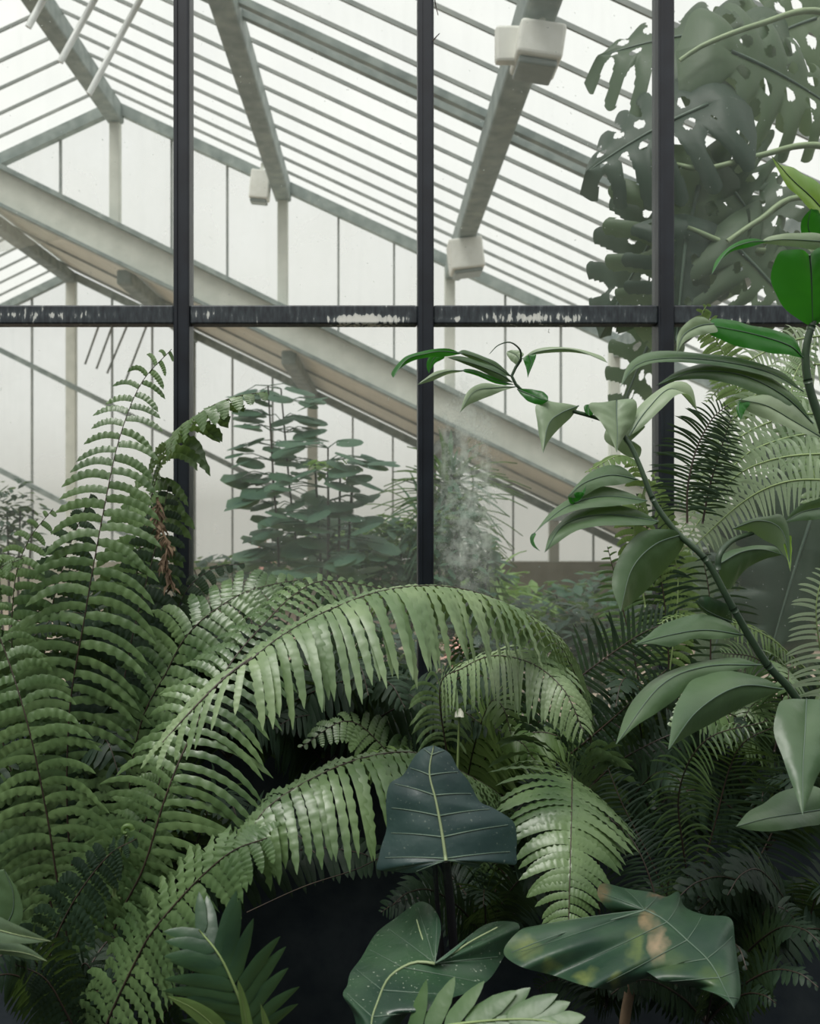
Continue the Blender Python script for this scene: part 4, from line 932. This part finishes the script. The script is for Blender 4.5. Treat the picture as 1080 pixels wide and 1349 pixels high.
def dracaena(px, ytop, Y, n, ln, label, seed, mat='bg_leaf', trunk='bark'):
    rn = random.Random(seed); top = P(px, ytop, Y); base = Vector((top.x, top.y, 0))
    t = thing('spiky_palm', label, 'palm', base, 'plants beyond the glass')
    b = MB(); b.tube([base, top*.5+base*.5+Vector((.03,0,0)), top], .05, .035, 10); b.build('trunk', M[trunk], t)
    b = MB()
    for k in range(n):
        a = rn.uniform(0, 6.28); el = rn.uniform(-.9, 1.4); d = Vector((math.cos(a)*math.cos(el), math.sin(a)*math.cos(el), math.sin(el))); l_ = ln*rn.uniform(.7, 1.1)
        p = top-Vector((0, 0, rn.uniform(0, .25)))
        s_ = d.cross(UP).normalized()*.014; vs = []; fs = []
        for j in range(6):
            u = j/5; q = p+d*l_*u+Vector((0,0,-1))*(.35*l_*u*u); ww = 1.0 if u < .6 else (1-u)/.4+.05
            vs += [q-s_*ww, q+Vector((0,0,-.006)), q+s_*ww]
        for j in range(5): fs += [(j*3, j*3+1, j*3+4, j*3+3), (j*3+1, j*3+2, j*3+5, j*3+4)]
        b.add(vs, fs)
    b.build('crown', M[mat], t)
dracaena(592, 625, 4.9, 150, .42, 'spiky-leaved palm just right of the centre bar, seen through limescale', 11)
dracaena(560, 680, 5.6, 120, .5, 'second spiky palm behind and left of the centre bar', 12)
dracaena(650, 760, 5.6, 90, .42, 'low spiky palm with drooping blades right of the limescale patch', 13, 'bg_leaf_light')

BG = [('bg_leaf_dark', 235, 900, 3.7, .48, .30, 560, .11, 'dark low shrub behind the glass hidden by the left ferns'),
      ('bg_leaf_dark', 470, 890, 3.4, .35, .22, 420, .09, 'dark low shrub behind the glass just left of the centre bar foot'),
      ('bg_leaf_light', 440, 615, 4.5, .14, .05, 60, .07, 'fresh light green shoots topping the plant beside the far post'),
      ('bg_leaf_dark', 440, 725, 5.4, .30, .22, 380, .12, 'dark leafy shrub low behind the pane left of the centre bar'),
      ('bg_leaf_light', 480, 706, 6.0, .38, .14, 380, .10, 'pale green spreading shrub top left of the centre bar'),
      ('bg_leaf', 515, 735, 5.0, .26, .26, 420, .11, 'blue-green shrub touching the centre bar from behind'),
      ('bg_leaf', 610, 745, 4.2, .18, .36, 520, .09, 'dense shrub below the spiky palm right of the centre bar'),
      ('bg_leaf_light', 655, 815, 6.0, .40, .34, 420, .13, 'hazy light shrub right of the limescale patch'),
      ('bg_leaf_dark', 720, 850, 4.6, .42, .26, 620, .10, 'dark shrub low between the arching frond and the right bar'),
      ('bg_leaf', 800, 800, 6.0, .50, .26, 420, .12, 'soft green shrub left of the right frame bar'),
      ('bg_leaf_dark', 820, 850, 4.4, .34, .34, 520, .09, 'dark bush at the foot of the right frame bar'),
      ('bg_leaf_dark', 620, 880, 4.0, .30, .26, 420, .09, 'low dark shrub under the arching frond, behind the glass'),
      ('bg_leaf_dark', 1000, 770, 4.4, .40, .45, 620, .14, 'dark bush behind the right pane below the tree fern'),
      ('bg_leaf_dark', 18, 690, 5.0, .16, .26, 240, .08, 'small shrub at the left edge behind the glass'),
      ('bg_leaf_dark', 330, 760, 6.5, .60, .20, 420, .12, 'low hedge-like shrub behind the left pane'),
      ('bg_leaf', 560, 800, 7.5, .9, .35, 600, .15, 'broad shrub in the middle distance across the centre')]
for i, (mt, px, py, Y, rx, rz, n, ls, lb) in enumerate(BG):
    c = P(px, py, Y)
    t = thing('shrub', lb, 'shrub', (c.x, c.y, 0), 'plants beyond the glass')
    far_leafmass(t, 'foliage', mt, c, (rx, rx*.8, rz), n, ls, 30+i)
    b = MB()
    for k in range(4): b.tube([Vector((c.x, c.y, 0)), Vector((c.x+(k-1.5)*rx*.2, c.y, c.z*.5)), Vector((c.x+(k-1.5)*rx*.45, c.y, c.z+rz*.3))], .012, .005, 6)
    b.build('stem', M['bark'], t)
for (px, y0, y1, Y, lb) in ((350, 705, 760, 4.9, 'pink flower spike behind the left pane, at the climbers feet'), (600, 835, 890, 3.4, 'pink flower spike glimpsed under the arching frond beside the centre bar')):
    c = P(px, y1, Y); t = thing('flower_spike', lb, 'flower', (c.x, c.y, 0), None)
    b = MB(); b.tube([Vector((c.x, c.y, 0)), P(px, y0, Y)], .006, .004, 6); b.build('stem', M['rib_green'], t)
    far_leafmass(t, 'petals', 'pink', P(px, (y0+y1)/2, Y), (.03, .03, (y1-y0)/2*Y/FPX), 60, .04, 5, aspect=1.6)

# small twigs caught on the centre bar, and a twig across the dark gap
for ps, lb in (([(571,-12),(574,8),(577,20)], 'upper dry twig stuck to the centre frame bar'), ([(570,54),(575,48),(579,44)], 'lower dry twig stuck to the centre frame bar')):
    b = MB(); b.tube([P(x, y, YW-.04) for x, y in ps], .0018, .001, 5); tag(b.build('twig', M['bark']), lb, 'twig')
b = MB(); b.tube(spl([P(325,1202,1.5), P(400,1168,1.5), P(470,1145,1.5), P(510,1125,1.5), P(560,1110,1.52)], 20), .0011, .0008, 5)
tag(b.build('twig', M['bark']), 'long thin brown twig crossing the dark gap left of the arrow-shaped leaf', 'twig')
